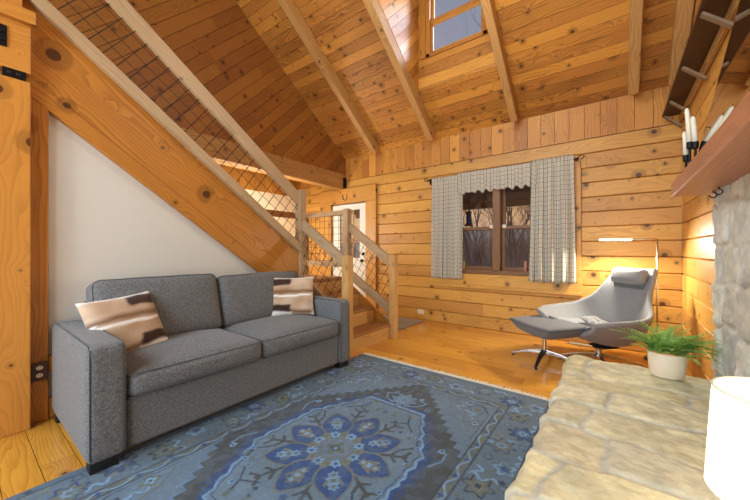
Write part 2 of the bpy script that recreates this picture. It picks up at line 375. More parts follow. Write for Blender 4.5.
# loft beams
b=MB(); b.beam((XG-.07,-1.,2.52),(XG-.07,4.655,2.43),.16,.20); 
b.beam((XG-.06,-1.,2.64),(XG-.06,4.655,2.575),.14,.09); o=b.build('loft_beam','rafter',bevel=.006); tag(o,'heavy loft beam below the diagonal gable boards, ending over the door','beam')
b=MB(); b.box((XG-.07,4.645,2.37),(.19,.03,.16)); b.box((XG+.02,4.62,2.46),(.02,.06,.2)); o=b.build('beam_hanger','iron'); tag(o,'black iron beam hanger on the log wall above the door','bracket')
b=MB(); b.beam((-4.72,-1.,2.52),(-4.72,4.65,2.50),.12,.13); o=b.build('loft_joist','board',bevel=.005); tag(o,'slimmer loft joist behind the heavy loft beam, beyond the stair rail','beam')

# ------------------------------------------------------------------ dormer
w3=thing('window_2',(-1.7,DY+.03,3.85),None,None,kind='structure')
b=MB()
zb=ceil_z(DY)+.004
for pl in ([(DX0-.05,zb),(DX1+.05,zb),(DX1+.05,3.84),(DX0-.05,3.84)],[(DX0-.05,3.84),(-2.14,3.84),(-2.14,5.4),(DX0-.05,5.4)],[(-1.28,3.84),(DX1+.05,3.84),(DX1+.05,5.4),(-1.28,5.4)],[(-2.14,4.85),(-1.28,4.85),(-1.28,5.4),(-2.14,5.4)]):
    b.boards(pl,(0,DY,0),(1,0,0),(0,0,1),0,.15,.02,.004,(3,5),51,m=0,back=1)
o=b.build('wall_dormer_front',['board','seam']); struct(o)
for nm,x,uu in (('wall_dormer_left',DX0,(0,1,0)),('wall_dormer_right',DX1,(0,-1,0))):
    b=MB(); sg=uu[1]
    pl=[(sg*DY,ceil_z(DY)-.01),(sg*DY,5.35),(sg*1.45,5.35)]
    b.boards(pl,(x,0,0),uu,(0,0,1),R(46)*sg,.11,.02,.004,(3,5),52,m=0,back=1); o=b.build(nm,['board','seam']); struct(o)
b=MB(); b.boards([(DX0-.1,1.3),(DX1+.1,1.3),(DX1+.1,DY+.1),(DX0-.1,DY+.1)],(0,0,5.33),(1,0,0),(0,-1,0) if 0 else (0,1,0),0,.12,.03,.004,(3,5),53,m=0,back=1)
o=b.build('ceiling_dormer',['board','seam']); struct(o)
b=MB()
for x in (-2.11,-1.31): b.box((x,DY+.02,4.345),(.06,.09,1.01),axis=2)
b.box((-1.71,DY+.02,3.865),(.86,.09,.05)); b.box((-1.71,DY+.02,4.825),(.86,.09,.05)); b.build('window_frame','board',w3,bevel=.004)
b=MB(); b.box((-1.71,DY+.035,4.34),(.74,.05,.045))
for z0,z1,y in ((3.89,4.32,DY+.03),(4.36,4.80,DY+.06)):
    for x in (-2.065,-1.355): b.box((x,y,(z0+z1)/2),(.035,.03,z1-z0))
    b.box((-1.71,y,z0+.018),(.70,.03,.036)); b.box((-1.71,y,z1-.018),(.70,.03,.036))
b.build('sash','board',w3,bevel=.003)
b=MB(); b.box((-1.71,DY+.03,4.1),(.7,.006,.42)); b.build('pane','glass',w3); b=MB(); b.box((-1.71,DY+.06,4.58),(.7,.006,.42)); b.build('pane','glass',w3)
b=MB(); b.box((-2.19,DY-.012,4.4),(.09,.025,1.1),axis=2); b.box((-1.24,DY-.012,4.4),(.09,.025,1.1),axis=2); o=b.build('trim_1','board',bevel=.004); struct(o)

# ------------------------------------------------------------------ main window
w1=thing('window_1',(-1.355,YB+.05,WZ0),None,None,kind='structure')
cx=(WX0+WX1)/2
b=MB()
for x in (WX0+.03,WX1-.03): b.box((x,YB+.05,(WZ0+WZ1)/2),(.06,.16,WZ1-WZ0),axis=2)
b.box((cx,YB+.05,WZ1-.03),(WX1-WX0-.12,.16,.06)); b.box((cx,YB+.05,WZ0+.03),(WX1-WX0-.12,.16,.06)); b.box((cx,YB+.035,(WZ0+WZ1)/2),(.10,.19,WZ1-WZ0-.12),axis=2)
b.build('window_frame','frame',w1,bevel=.005)
for sx0,sx1 in ((WX0+.06,cx-.05),(cx+.05,WX1-.06)):
    for z0,z1,y in ((WZ0+.06,1.49,YB+.05),(1.44,WZ1-.06,YB+.085)):
        b=MB(); m_=(sx0+sx1)/2; wd=sx1-sx0
        for x in (sx0+.02,sx1-.02): b.box((x,y,(z0+z1)/2),(.04,.034,z1-z0),axis=2)
        b.box((m_,y,z0+.025),(wd-.08,.034,.05)); b.box((m_,y,z1-.022),(wd-.08,.034,.044)); sa=b.build('sash','frame',w1,bevel=.004)
        b=MB(); b.box((m_,y,(z0+z1)/2),(wd-.08,.006,z1-z0-.09)); b.build('pane','glass',sa)
    b=MB(); xx=cx-.085 if sx0<cx-.2 else cx+.085
    b.box((xx,YB+.025,1.485),(.055,.02,.05)); b.build('sash_lock','ivory',w1,bevel=.004)
b=MB()
b.box((WX1+.045,YB-.02,1.45),(.09,.045,1.42),axis=2); b.box((WX0-.045,YB-.02,1.45),(.09,.045,1.42),axis=2); b.box((cx,YB-.02,2.20),(1.99,.045,.10)); 
b.box((cx-.0,YB-.025,.715),(2.03,.055,.165)); b.box((cx,YB-.03,.61),(2.03,.06,.045)); b.build('casing','log',w1,bevel=.005)
b=MB(); b.box((-1.845,YB-.01,.90),(.03,.02,.18)); o=b.build('sash_prop','newel',bevel=.004); tag(o,'pale wooden sash prop standing at the left end of the window sill','window prop')
o.location.z=.8
b=MB(); b.box((-.985,YB-.01,.90),(.035,.02,.20)); o=b.build('sash_prop','mantel',bevel=.004); tag(o,'red-brown wooden sash prop standing by the right curtain on the sill','window prop')
o.location.z=.8
# curtains
def curtain(name,x0,x1,z0,z1,nf,amp,flare,label,cat,group=None,ruffle=False,seed=0):
    b=MB(); cw=(x1-x0)*1.5; xc=(x0+x1)/2
    def fn(u,v):
        z=z1+(z0-z1)*v; x=xc+(x0-xc+(x1-x0)*u)*(1+flare*v); f=.35+.65*v
        y=4.578-amp*f*math.sin(2*PI*nf*u+seed+.6*math.sin(3*v+u*4))-amp*.4*math.sin(2*PI*nf*2.3*u+seed*2)*f
        if v<.04: y=4.578-.35*amp*math.sin(2*PI*nf*3*u+seed)
        z+=.010*math.sin(2*PI*nf*u+seed)*v+ (.006*math.sin(2*PI*nf*5*u) if v<.02 else 0)
        if ruffle: z+=.014*math.sin(2*PI*nf*1.3*u+1)*v
        return (x,y,z)
    b.grid(fn,140,40,lambda u,v:(cw*u,(z1-z0)*v)); o=b.build(name,'plaid',smooth=True,solid=.002,base=(xc,4.58,z0)); tag(o,label,cat,group); return o
curtain('curtain',-2.335,-1.835,.715,2.28,4,.030,.03,'plaid curtain panel on the left of the window, hanging straight','curtain','plaid curtain panels')
curtain('curtain',-.895,-.42,.735,2.32,4,.034,.12,'plaid curtain panel on the right of the window, next to the reading lamp','curtain','plaid curtain panels',seed=1.7)
curtain('curtain_valance',-1.90,-.84,1.99,2.30,8,.02,.0,'short gathered plaid valance across the top of the window','valance',ruffle=True,seed=.5)
t=thing('curtain_rod',(-1.4,4.59,2.262),'black wrought iron curtain rod with scrolled ends above the plaid curtains','curtain rod')
b=MB(); b.tube([(-2.43,4.602,2.255),(-.37,4.602,2.262)],.008,8); b.build('rod','iron',t,smooth=True)
for x,sg in ((-2.43,-1),(-.37,1)):
    b=MB(); b.tube([(x+sg*(.01+.055*math.sin(q*.22)*(1-q/34)),4.602,2.258+.03*(1-math.cos(q*.25))*(1-q/40)) for q in range(22)],.006,6); b.build('finial','iron',t,smooth=True)
    b=MB(); b.box((x-sg*.03,4.635,2.258),(.02,.09,.02)); b.box((x-sg*.03,4.672,2.25),(.03,.02,.09)); b.build('rod_bracket','iron',t)
# ------------------------------------------------------------------ door
d1=thing('door_1',(-4.18,YB+.02,0),None,None,kind='structure')
gx0,gx1,gz0,gz1=-4.42,-3.90,1.0,1.93
b=MB(); yd=YB+.02
for x0,x1,z0,z1 in ((DRX0+.02,gx0,.01,2.04),(gx1,DRX1-.02,.01,2.04),(gx0,gx1,.01,gz0),(gx0,gx1,gz1,2.04)): b.box(((x0+x1)/2,yd,(z0+z1)/2),(x1-x0,.045,z1-z0))
b.build('door_slab','door',d1)
b=MB()
for x in (gx0+.173,gx0+.347): b.box((x,yd-.005,(gz0+gz1)/2),(.022,.03,gz1-gz0),axis=2)
for k in (1,2): b.box(((gx0+gx1)/2,yd-.005,gz0+(gz1-gz0)*k/3),(gx1-gx0,.03,.022))
b.build('muntin_grille','newel',d1); b=MB(); b.box(((gx0+gx1)/2,yd,(gz0+gz1)/2),(gx1-gx0,.006,gz1-gz0)); b.build('pane','glass',d1)
b=MB(); b.lathe([(.0,-.03),(.02,-.028),(.03,-.01),(.026,.012),(.012,.02),(.01,.05)],(0,0,0),20); 
def rot_to(bm,c): bm.v=[(c[0]+p[0],c[1]+p[2],c[2]+p[1]) for p in bm.v]
rot_to(b,(-3.81,yd-.07,.95)); b.build('knob','iron',d1,smooth=True)
b=MB(); b.lathe([(.03,0),(.03,.02),(.02,.03)],(0,0,0),20); b.v=[(-3.81+p[0],yd-.02-p[2],1.08+p[1]) for p in b.v]; b.build('deadbolt','iron',d1,smooth=True)
b=MB(); b.box((-3.605,YB-.025,1.03),(.24,.05,2.06),axis=2); b.box((-4.78,YB-.025,1.03),(.30,.05,2.06),axis=2); b.box((-4.205,YB-.03,2.205),(1.45,.06,.29)); o=b.build('trim_2','log',bevel=.006); struct(o)
b=MB(); b.tube([(-4.229+.055*math.sin(R(q)),YB-.0605,2.19-.07*math.cos(R(q))*(1 if abs(q)<90 else 1)) for q in range(-120,121,12)],.008,6); b.v=[(p[0],p[1],p[2]) for p in b.v]
o=b.build('horseshoe','iron',smooth=True); tag(o,'dark iron horseshoe on the header above the white door','horseshoe')

# ------------------------------------------------------------------ staircase
st=thing('staircase',(-2.8,2.6,0),'honey pine staircase with grey rails and wire mesh panels, turning at a landing','staircase')
def slant(c0,c1,ya,yb,xc,w,mat,name,bev=.006,parent=None):   # band z=c-.74*y between two heights
    b=MB(); k=.74
    b.prism([(ya,c0-k*ya),(yb,c0-k*yb),(yb,c1-k*yb),(ya,c1-k*ya)],(xc+w/2,0,0),(0,1,0),(0,0,1),w,math.atan(-k)); return b.build(name,mat,parent or st,bevel=bev)
YA=2.575
slant(2.52,3.02,-.4,YA-.03,-3.115,.07,'stringer','stringer'); slant(2.39,2.52,.0,YA-.05,-3.105,.07,'stringer','stringer_trim')
slant(3.00,3.105,-.4,YA-.02,-3.095,.13,'grey','bottom_rail'); slant(3.575,3.735,-.4,YA-.0,-3.10,.045,'grey','handrail')
# steps of the upper flight (hidden side) : treads behind the stringer
for k in range(9):
    y=YA-.02-.26*k-.13; z=.76+.19*(k+1); b=MB(); b.box((-3.62,y,z-.02),(.94,.30,.04)); b.build('tread','tread',st)
    b=MB(); b.box((-3.62,y+.13,z-.11),(.94,.02,.15)); b.build('riser','stringer',st)
def wires(poly,o,u,v,ang,sp,r1,r2,name='wire_panel',off=.03):
    b=MB(); o,u,v=V(o),V(u),V(v)
    for aa,rr in ((ang,r2),(ang+PI/2,r1)):
        d=(math.cos(aa),math.sin(aa)); q=(-d[1],d[0]); ys=[p[0]*q[0]+p[1]*q[1] for p in poly]
        k=min(ys)+off
        while k<max(ys)-.004:
            pc=clip(clip(poly,q,k+.0005),(-q[0],-q[1]),-(k-.0005))
            if len(pc)>=3:
                xs=sorted(pc,key=lambda p:p[0]*d[0]+p[1]*d[1]); a_,c_=xs[0],xs[-1]
                b.tube([o+u*a_[0]+v*a_[1],o+u*c_[0]+v*c_[1]],rr,5,True)
            k+=sp
    return b.build(name,'wire',st)
k=.74; sl=math.atan(-k)
wires([(-.4,3.1+.3),(YA,3.1-k*YA),(YA,3.6-k*YA),(-.4,3.6+.3)],(-3.1,0,0),(0,1,0),(0,0,1),sl,.102,.0034,.0024)
# newel posts
def newel(x,y,z0,z1,w=.09,mat='newel'): b=MB(); b.box((x,y,(z0+z1)/2),(w,w,z1-z0),axis=2); b.build('newel_post',mat,st,bevel=.006)
newel(XS,YA+.01,0,1.885,.095,'grey'); newel(-2.33,YA+.01,0,1.09); newel(-2.33,3.48,0,1.09); newel(-3.14,3.48,0,1.75,.09,'grey')
newel(-4.05,3.48,0,1.72,.08,'grey')
# lower railings (near: A-B, far: C-D)
def rail(y,x0,z0,x1,z1,h,w,name='handrail',mat='grey'):
    b=MB(); b.beam((x0,y,z0),(x1,y,z1),w,h); b.build(name,mat,st,bevel=.005)
rail(YA+.01,-3.06,1.465,-2.375,1.02,.115,.045); rail(YA+.01,-3.06,.80,-2.375,.37,.11,.045,'bottom_rail')
rail(3.48,-3.10,1.485,-2.375,.995,.115,.045); rail(3.48,-3.10,.81,-2.375,.37,.12,.045,'bottom_rail')
wires([(-3.06,.82),(-2.375,.38),(-2.375,.99),(-3.06,1.44)],(0,YA+.01,0),(1,0,0),(0,0,1),-.575,.10,.0034,.0026)
wires([(-3.10,.84),(-2.375,.38),(-2.375,.96),(-3.10,1.45)],(0,3.48,0),(1,0,0),(0,0,1),-.575,.10,.0034,.0026)
rail(3.48,-4.01,1.70,-3.185,1.70,.066,.09); rail(3.48,-4.01,.94,-3.185,.94,.085,.05,'bottom_rail')
wires([(-4.01,.96),(-3.185,.96),(-3.185,1.68),(-4.01,1.68)],(0,3.48,0),(1,0,0),(0,0,1),0,.10,.003,.003)
b=MB(); b.beam((-4.05,2.60,1.69),(-4.05,3.44,1.69),.06,.09); b.build('handrail','tread',st,bevel=.005)
# landing, treads and risers of the lower flight
b=MB(); b.box((-3.66,3.025,.735),(.94,.88,.05)); b.build('landing','tread',st,bevel=.004)
b=MB(); b.prism([(-4.12,0),(-3.19,0),(-3.19,.71),(-4.12,.71)],(0,3.44,0),(-1,0,0) if 0 else (1,0,0),(0,0,1),.04); b.build('side_panel','stringer',st)
xs=[-2.37,-2.63,-2.90,-3.17]
for i,x in enumerate(xs):
    b=MB(); zt=.19*(i+1)-(.03 if i<3 else .05); b.box((x,3.03,(.19*i+zt)/2),(.025,.81,zt-.19*i),axis=1); b.build('riser','newel',st)
    if i<3: b=MB(); b.box(((x+xs[i+1])/2+.012,3.03,.19*(i+1)-.016),(.285,.81,.032),axis=1); b.build('tread','tread',st,bevel=.004)
for y in (YA+.01,3.475):
    b=MB(); b.prism([(-3.17,0),(-2.38,0),(-2.38,.2),(-3.17,.73)],(0,y-.02,0),(1,0,0),(0,0,1),.03,-.575); b.build('skirt_panel','stringer',st)
# ------------------------------------------------------------------ timber post at the left edge
tp=thing('timber_post',(-3.1,.1,0),'big square yellow timber post at the left edge of the photo','post')
def pbox(name,mat,x0,x1,y0,y1,z0,z1,axis=None,parent=tp,bev=.006):
    b=MB(); b.box(((x0+x1)/2,(y0+y1)/2,(z0+z1)/2),(x1-x0,y1-y0,z1-z0),axis=axis); return b.build(name,mat,parent,bevel=bev)
pbox('shaft','post',-3.2,-3.0,-.12,.306,0,2.225,2)
pbox('cap_block','post',-3.2,-3.0,-.12,.306,2.275,2.60,1); pbox('cap_block','post',-3.2,-3.01,-.5,.27,2.66,3.2,2)
pbox('trim_board','post',-3.0,-2.955,-.5,.325,2.58,2.665,1)
pl=pbox('joint_plate','iron',-3.03,-2.997,.185,.285,2.222,2.278,1,bev=.002)
pl2=pbox('steel_plate','iron',-3.0,-2.992,.0,.205,2.40,2.53,1,bev=.002)
for p,z in ((pl2,2.44),(pl2,2.49)):
    b=MB(); b.box((-2.988,.185,z),(.012,.02,.02)); b.build('bolt','iron',p,bevel=.004)
for y in (.215,.25): b=MB(); b.box((-2.993,y,2.25),(.01,.018,.018)); b.build('bolt','black',pl,bevel=.004)
o=pbox('trim_3','stringer',-3.2,-3.075,.307,.397,0,2.28,2,None); struct(o)
o=pbox('trim_4','stringer',-3.12,-3.085,.398,2.54,.325,.43,1,None); struct(o)
o=pbox('baseboard_left','stringer',-3.12,-3.085,.398,2.54,0.001,.14,1,None); struct(o)
t=thing('wall_outlet',(-3.072,.355,.34),'brown wall outlet on the narrow board left of the sofa','outlet')
b=MB(); b.box((-3.0705,.352,.34),(.008,.078,.125)); pb=b.build('cover_plate','brownplate',t,bevel=.003)
for z in (.315,.365):
    b=MB(); b.lathe([(.0,0),(.017,0),(.017,.003),(0,.003)],(0,0,0),16); b.v=[(-3.0665+p[2],.352+p[0],z+p[1]*.8) for p in b.v]; r_=b.build('receptacle','ivory',t)
    b=MB()
    for dy in (-.006,.006): b.box((-3.063,.352+dy,z+.002),(.002,.0025,.008))
    b.build('slot','black',r_)
t=thing('wall_outlet',(-2.585,YB-.005,.13),'ivory wall outlet low on the log wall beside the stairs','outlet')
b=MB(); b.box((-2.585,YB-.004,.13),(.12,.008,.075)); b.build('cover_plate','ivory',t,bevel=.003)
for x in (-2.61,-2.56): b=MB(); b.box((x,YB-.0095,.13),(.026,.004,.032)); b.build('receptacle','brownplate' if 0 else 'ivory',t,bevel=.002)

# ------------------------------------------------------------------ cushions
def superbox(b,c,size,r,puff=(0,0,0),n=14,X=(1,0,0),Y=(0,1,0),Z=(0,0,1),taper=None,wr=0.,seed=0,uvs=False):
    c,X,Y,Z=V(c),V(X),V(Y),V(Z); hx,hy,hz=[q/2 for q in size]
    def mp(p):
        q=[]
        for k,h in enumerate((hx,hy,hz)): q.append(p[k]*h)
        inner=[max(-(h-r),min(h-r,q[k])) for k,h in enumerate((hx,hy,hz))]
        d=V([q[k]-inner[k] for k in range(3)]); 
        if d.length>1e-9: d=d.normalized()*r
        o=V(inner)+d
        f=[1-abs(t)**2.4 for t in p]
        o.x+=math.copysign(puff[0]*f[1]*f[2],p[0])*(abs(p[0])); o.y+=math.copysign(puff[1]*f[0]*f[2],p[1])*abs(p[1]); o.z+=math.copysign(puff[2]*f[0]*f[1],p[2])*abs(p[2])
        if wr: 
            w=noise.noise_vector(V((o.x*5+seed,o.y*5,o.z*5)))*wr; o+=w
        if taper: o=taper(o)
        return c+X*o.x+Y*o.y+Z*o.z
    for ax in range(3):
        for sg in (-1,1):
            def fn(s_,t_):
                a_,b_=warp(s_*2-1),warp(t_*2-1); p=[0,0,0]; p[ax]=sg; p[(ax+1)%3]=a_; p[(ax+2)%3]=b_; return mp(p)
            b.grid(fn,n,n,flip=(sg<0))
def warp(t): return math.copysign(1-(1-abs(t))**1.6,t)
def loop_pipe(b,c,hx,hy,r,rad,X,Y,puff=0,Zv=None,seg=6):
    pts=[]; c,X,Y=V(c),V(X),V(Y)
    for cx_,cy_,a0 in ((hx-r,hy-r,0),(-hx+r,hy-r,90),(-hx+r,-hy+r,180),(hx-r,-hy+r,270)):
        for q in range(0,91,15): pts.append(c+X*(cx_+r*math.cos(R(a0+q)))+Y*(cy_+r*math.sin(R(a0+q))))
    b.tube(pts,rad,seg,closed=True)
# ------------------------------------------------------------------ sofa
sf=thing('sofa',(-2.58,1.4,.0),'charcoal grey tweed two-cushion sofa in front of the white stair wall','sofa')
def arm(y0,y1):
    b=MB(); superbox(b,(-2.575,(y0+y1)/2,.36),(.95,y1-y0,.60),.035,(.004,.004,.006)); a_=b.build('arm','sofa',sf,smooth=True,weld=True)
    for y in (y0+.012,y1-.012):
        b=MB(); pts=[(-2.104,y,.08),(-2.104,y,.60),(-2.11,y,.64),(-2.14,y,.657),(-2.6,y,.661),(-3.0,y,.659)]; b.tube(pts,.0032,6); b.build('piping','piping',a_,smooth=True)
    return a_
arm(.404,.572); arm(2.235,2.372)
b=MB(); superbox(b,(-2.99,1.403,.42),(.12,1.69,.76),.04,(.0,.0,.004)); b.build('back_frame','sofa',sf,smooth=True,weld=True)
b=MB(); superbox(b,(-2.545,1.403,.2),(.84,1.66,.26),.012); fr=b.build('front_rail','sofa',sf,smooth=True,weld=True)
b=MB(); b.tube([(-2.123,.575,.078),(-2.123,2.232,.078)],.004,6); b.build('piping','piping',fr,smooth=True)
for y0,y1 in ((.576,1.402),(1.405,2.232)):
    b=MB(); superbox(b,(-2.475,(y0+y1)/2,.408),(.75,y1-y0,.148),.045,(.028,.0,.040),wr=.005,seed=y0); cu=b.build('seat_cushion','sofa',sf,smooth=True,weld=True)
    for z in (.345,.470):
        b=MB(); loop_pipe(b,(-2.475,(y0+y1)/2,z),.376,(y1-y0)/2-.001,.035,.0032,(1,0,0),(0,1,0)); b.build('piping','piping',cu,smooth=True)
tl=R(15); BX=(math.cos(tl),0,math.sin(tl)*1.); BZ=(-math.sin(tl),0,math.cos(tl))
for y0,y1,z1 in ((.555,1.396,.93),(1.40,2.285,.905)):
    b=MB(); superbox(b,(-2.81,(y0+y1)/2,(.47+z1)/2),(.20,y1-y0,z1-.45),.055,(.03,.0,.008),X=BX,Z=BZ,wr=.006,seed=y0+3); cu=b.build('back_cushion','sofa',sf,smooth=True,weld=True)
    b=MB(); c=V((-2.81,(y0+y1)/2,(.47+z1)/2))+V(BX)*.078; loop_pipe(b,c,(y1-y0)/2-.008,(z1-.45)/2-.008,.05,.0032,(0,1,0),BZ); b.build('piping','piping',cu,smooth=True)
for x in (-2.15,-2.99):
    for y in (.478,2.30):
        zz=.0135 if x>-2.5 else .001
        b=MB(); b.box((x,y,(zz+.064)/2),(.07,.12,.064-zz)); b.build('leg','black',sf,bevel=.003)
# hide pillows
def pillow(name,c,U,W,su,sw,th,label,flip,seed):
    c,U,W=V(c),V(U).normalized(),V(W); W=(W-U*W.dot(U)).normalized(); Nn=U.cross(W); b=MB()
    wht=lin((238,232,224)); tan=lin((172,136,104)); lt=lin((208,184,160)); dk=lin((58,34,23)); br=lin((122,82,52))
    def col(s,t):
        u,v=s,t
        if flip: u=1-u
        v2=v+.03*nz(u*4+seed,v*3); u2=u+.05*nz(u*3,v*9+seed)
        def mix(a,b_,k): k=max(0,min(1,k)); return tuple(a[i]*(1-k)+b_[i]*k for i in range(3))
        base=mix(tan,lt,.5+.9*nz(u*3+seed,v*4)+.5*(u-.5)*-1)
        h=(v2%.5)/.5
        base=mix(base,br,1-abs(h-.2)*6)        # darker towards the lower seam of each strip
        dd=max(abs(h-.74)-.20,0)/.06 if v2>.5 else max(abs(h-.34)-.19,0)/.06
        base=mix(base,dk,1-dd-max(.58-u2,0)/.05)
        base=mix(base,wht,1-(abs(v2-.5)-.018)/.012)
        base=mix(base,wht,1-(v2-.07-.10*(u2-.6))/.04 if (u2>.5) else 0)
        base=mix(base,wht,1-(1-v2-.03)/.04)
        if v2<.58: base=mix(base,wht,1-(u2-.02)/.06)
        return base
    def sh(sg):
        def fn(s,t):
            x,y=s*2-1,t*2-1; f=max(0,(1-x**4)*(1-y**4))**.55
            pin=1-.07*(1-x*x)*abs(y)**3; pin2=1-.07*(1-y*y)*abs(x)**3
            return c+U*(x*su/2*pin2)+W*(y*sw/2*pin)+Nn*(sg*th/2*f)
        return fn
    b.grid(sh(1),44,44,colf=col); b.grid(sh(-1),44,44,colf=col,flip=True)
    o=b.build(name,'hide',smooth=True,weld=True); tag(o,label,'pillow','cowhide throw pillows'); return o
pillow('throw_pillow',(-2.60,.70,.648),(-.08,.37,.03),(-.17,-.10,.35),.43,.43,.15,'brown and white hide pillow leaning on the near left sofa arm',False,1.)
pillow('throw_pillow',(-2.60,2.065,.685),(.26,.34,.0),(-.10,.06,.38),.43,.40,.13,'brown and white hide pillow standing upright in the far right corner of the sofa',True,6.)

# ------------------------------------------------------------------ rug
RC=(-1.29,1.33); RW,RL=.94,1.39
rt=thing('area_rug',(RC[0],RC[1],0),'large blue-grey oriental rug with a floral medallion on the plank floor','rug')
c_=lambda *q: np.array(lin(q)[:3])
NU,NV=376,556
U_,V_=np.meshgrid(np.linspace(-RW,RW,NU+1),np.linspace(-RL,RL,NV+1),indexing='ij')
GB=c_(112,122,134); G2=c_(126,138,152); BR=c_(76,70,66); NB=c_(40,74,132); LB=c_(150,180,212); OL=c_(122,116,92); TN=c_(142,130,108); ND=c_(48,56,76)
im=np.zeros(U_.shape+(3,)); im[:]=GB
def paint(mask,c): im[mask]=c
au,av=np.abs(U_),np.abs(V_)
def hsh(i,j=0): 
    x=np.sin(i*127.1+j*311.7)*43758.5453; return x-np.floor(x)
def rosette(cu,cv,r,petals,cols,rot=0.,squash=1.):
    du,dv=(U_-cu),(V_-cv)*squash; rr=np.hypot(du,dv); th=np.arctan2(dv,du)+rot
    e=1+.22*np.cos(petals*th)
    for k,(fr,cc) in enumerate(cols): paint(rr<r*fr*e,cc)
def stroke(pts,w,cc):
    for (x0,y0),(x1,y1) in zip(pts,pts[1:]):
        sel=(U_>min(x0,x1)-w)&(U_<max(x0,x1)+w)&(V_>min(y0,y1)-w)&(V_<max(y0,y1)+w)
        dx,dy=x1-x0,y1-y0; L=dx*dx+dy*dy+1e-9; t=np.clip(((U_-x0)*dx+(V_-y0)*dy)/L,0,1); paint(sel&(np.hypot(U_-x0-t*dx,V_-y0-t*dy)<w),cc)
def wavy(cu,cv,ln,amp,vert,w,cc,fr=2.,ph=0.):
    p=[]
    for k in range(25):
        s=(k/24-.5)*ln; q=amp*math.sin(fr*2*PI*k/24+ph); p.append((cu+q,cv+s) if vert else (cu+s,cv+q))
    stroke(p,w,cc)
# field with stepped corners
m_=np.maximum(au-.61,av-1.05)<0
dg=(au/.61+av/1.05); st_=np.floor(au/.05)*.05; fm=m_&((st_/.61*.72+av/1.05)<1.05)
corner=m_&~fm; im[corner]=G2*.92
fm2=m_&(((np.floor((au+.012)/.05)*.05)/.61*.72+(av+.012)/1.05)<1.05); paint(fm&~fm2,LB*.55)
paint(fm2,BR)
mott=.5+.5*np.sin(U_*31+np.sin(V_*17)*2)*np.sin(V_*27+np.sin(U_*23)*2)
im[fm2]*= (.9+.2*mott[fm2])[:,None]
# corner ornaments
for su in (-1,1):
    for s2 in (-1,1):
        rosette(su*.50,s2*.93,.05,6,[(1.2,ND),(1.,G2),(.55,OL)]); rosette(su*.42,s2*1.0,.03,5,[(1.,LB),(.5,NB)])
        rosette(su*.545,s2*.74,.034,4,[(1.2,OL),(.7,LB),(.35,ND)])
        for k in range(4): wavy(su*(.50-.06*k),s2*(.82+.05*k),.12,.018,k%2==0,.0045,OL if k%2 else LB,1.5,k)
        stroke([(su*.585,s2*.55),(su*.585,s2*.9),(su*.52,s2*1.0),(su*.3,s2*1.02)],.0045,ND); stroke([(su*.56,s2*.62),(su*.47,s2*.72),(su*.44,s2*.86)],.005,OL)
        stroke([(su*.43,s2*.87),(su*.50,s2*.87),(su*.50,s2*.83)],.006,LB)
# guard stripe
gs=(np.maximum(au-.665,av-1.105)<0)&~m_; paint(gs,OL*.95)
gw=(np.maximum(au-.675,av-1.115)<0)&~(np.maximum(au-.60,av-1.04)<0)
paint((np.abs(np.maximum(au-.668,av-1.108))<.006)|(np.abs(np.maximum(au-.612,av-1.052))<.005),ND*.9)
sgu=(av<1.05)&gs; z=.637+.016*np.sin(V_*2*PI/.16); paint(sgu&(np.abs(au-z)<.006),LB*.95)
sgv=(au<.61)&gs; z=1.078+.016*np.sin(U_*2*PI/.16); paint(sgv&(np.abs(av-z)<.006),LB*.95)
for k in range(-7,8):
    for su in (-1,1):
        rosette(su*.637,k*.16+.04,.014,4,[(1.,NB)]); rosette(k*.16+.04 if abs(k)<4 else 9,su*1.078,.014,4,[(1.,NB)])
# outer border flowers
def border_flower(u,v,k,vert):
    k=k%4
    if k==0: rosette(u,v,.062,8,[(1.25,ND),(1.,NB),(.55,G2),(.35,LB),(.18,ND)])
    elif k==1: rosette(u,v,.055,6,[(1.25,ND),(1.,OL),(.6,TN),(.3,ND)]); wavy(u+(.0 if vert else .07),v+(.07 if vert else 0),.14,.02,not vert,.006,LB,1.5)
    elif k==2: rosette(u,v,.05,5,[(1.,LB*.9),(.7,G2),(.4,NB)],.6); 
    else: rosette(u,v,.058,7,[(1.2,NB*.8),(.95,OL),(.5,LB*.8),(.25,OL)])
for su in (-1,1):
    for k in range(-6,7):
        v=k*.2; border_flower(su*(.79+.035*(-1)**k),v,k,True); wavy(su*.80,v+.1,.17,.05,True,.005,OL,1,k); wavy(su*(.72 if k%2 else .88),v+.1,.10,.018,True,.007,LB if k%3 else TN,1.5,k)
        rosette(su*(.86 if k%2 else .725),v+.05,.02,5,[(1.2,ND),(.8,G2)])
    for k in range(-3,4):
        u=k*.22; border_flower(u,su*(1.235+.03*(-1)**k),k+1,False); wavy(u+.11,su*1.24,.17,.05,False,.005,OL,1,k); wavy(u+.11,su*(1.18 if k%2 else 1.32),.10,.016,False,.007,LB if k%3 else TN,1.5,k)
        rosette(u+.05,su*(1.31 if k%2 else 1.17),.02,5,[(1.2,ND),(.8,G2)])
paint(np.maximum(au-RW+.045,av-RL+.045)>0,GB*.85); paint(np.abs(np.maximum(au-RW+.05,av-RL+.05))<.005,ND)
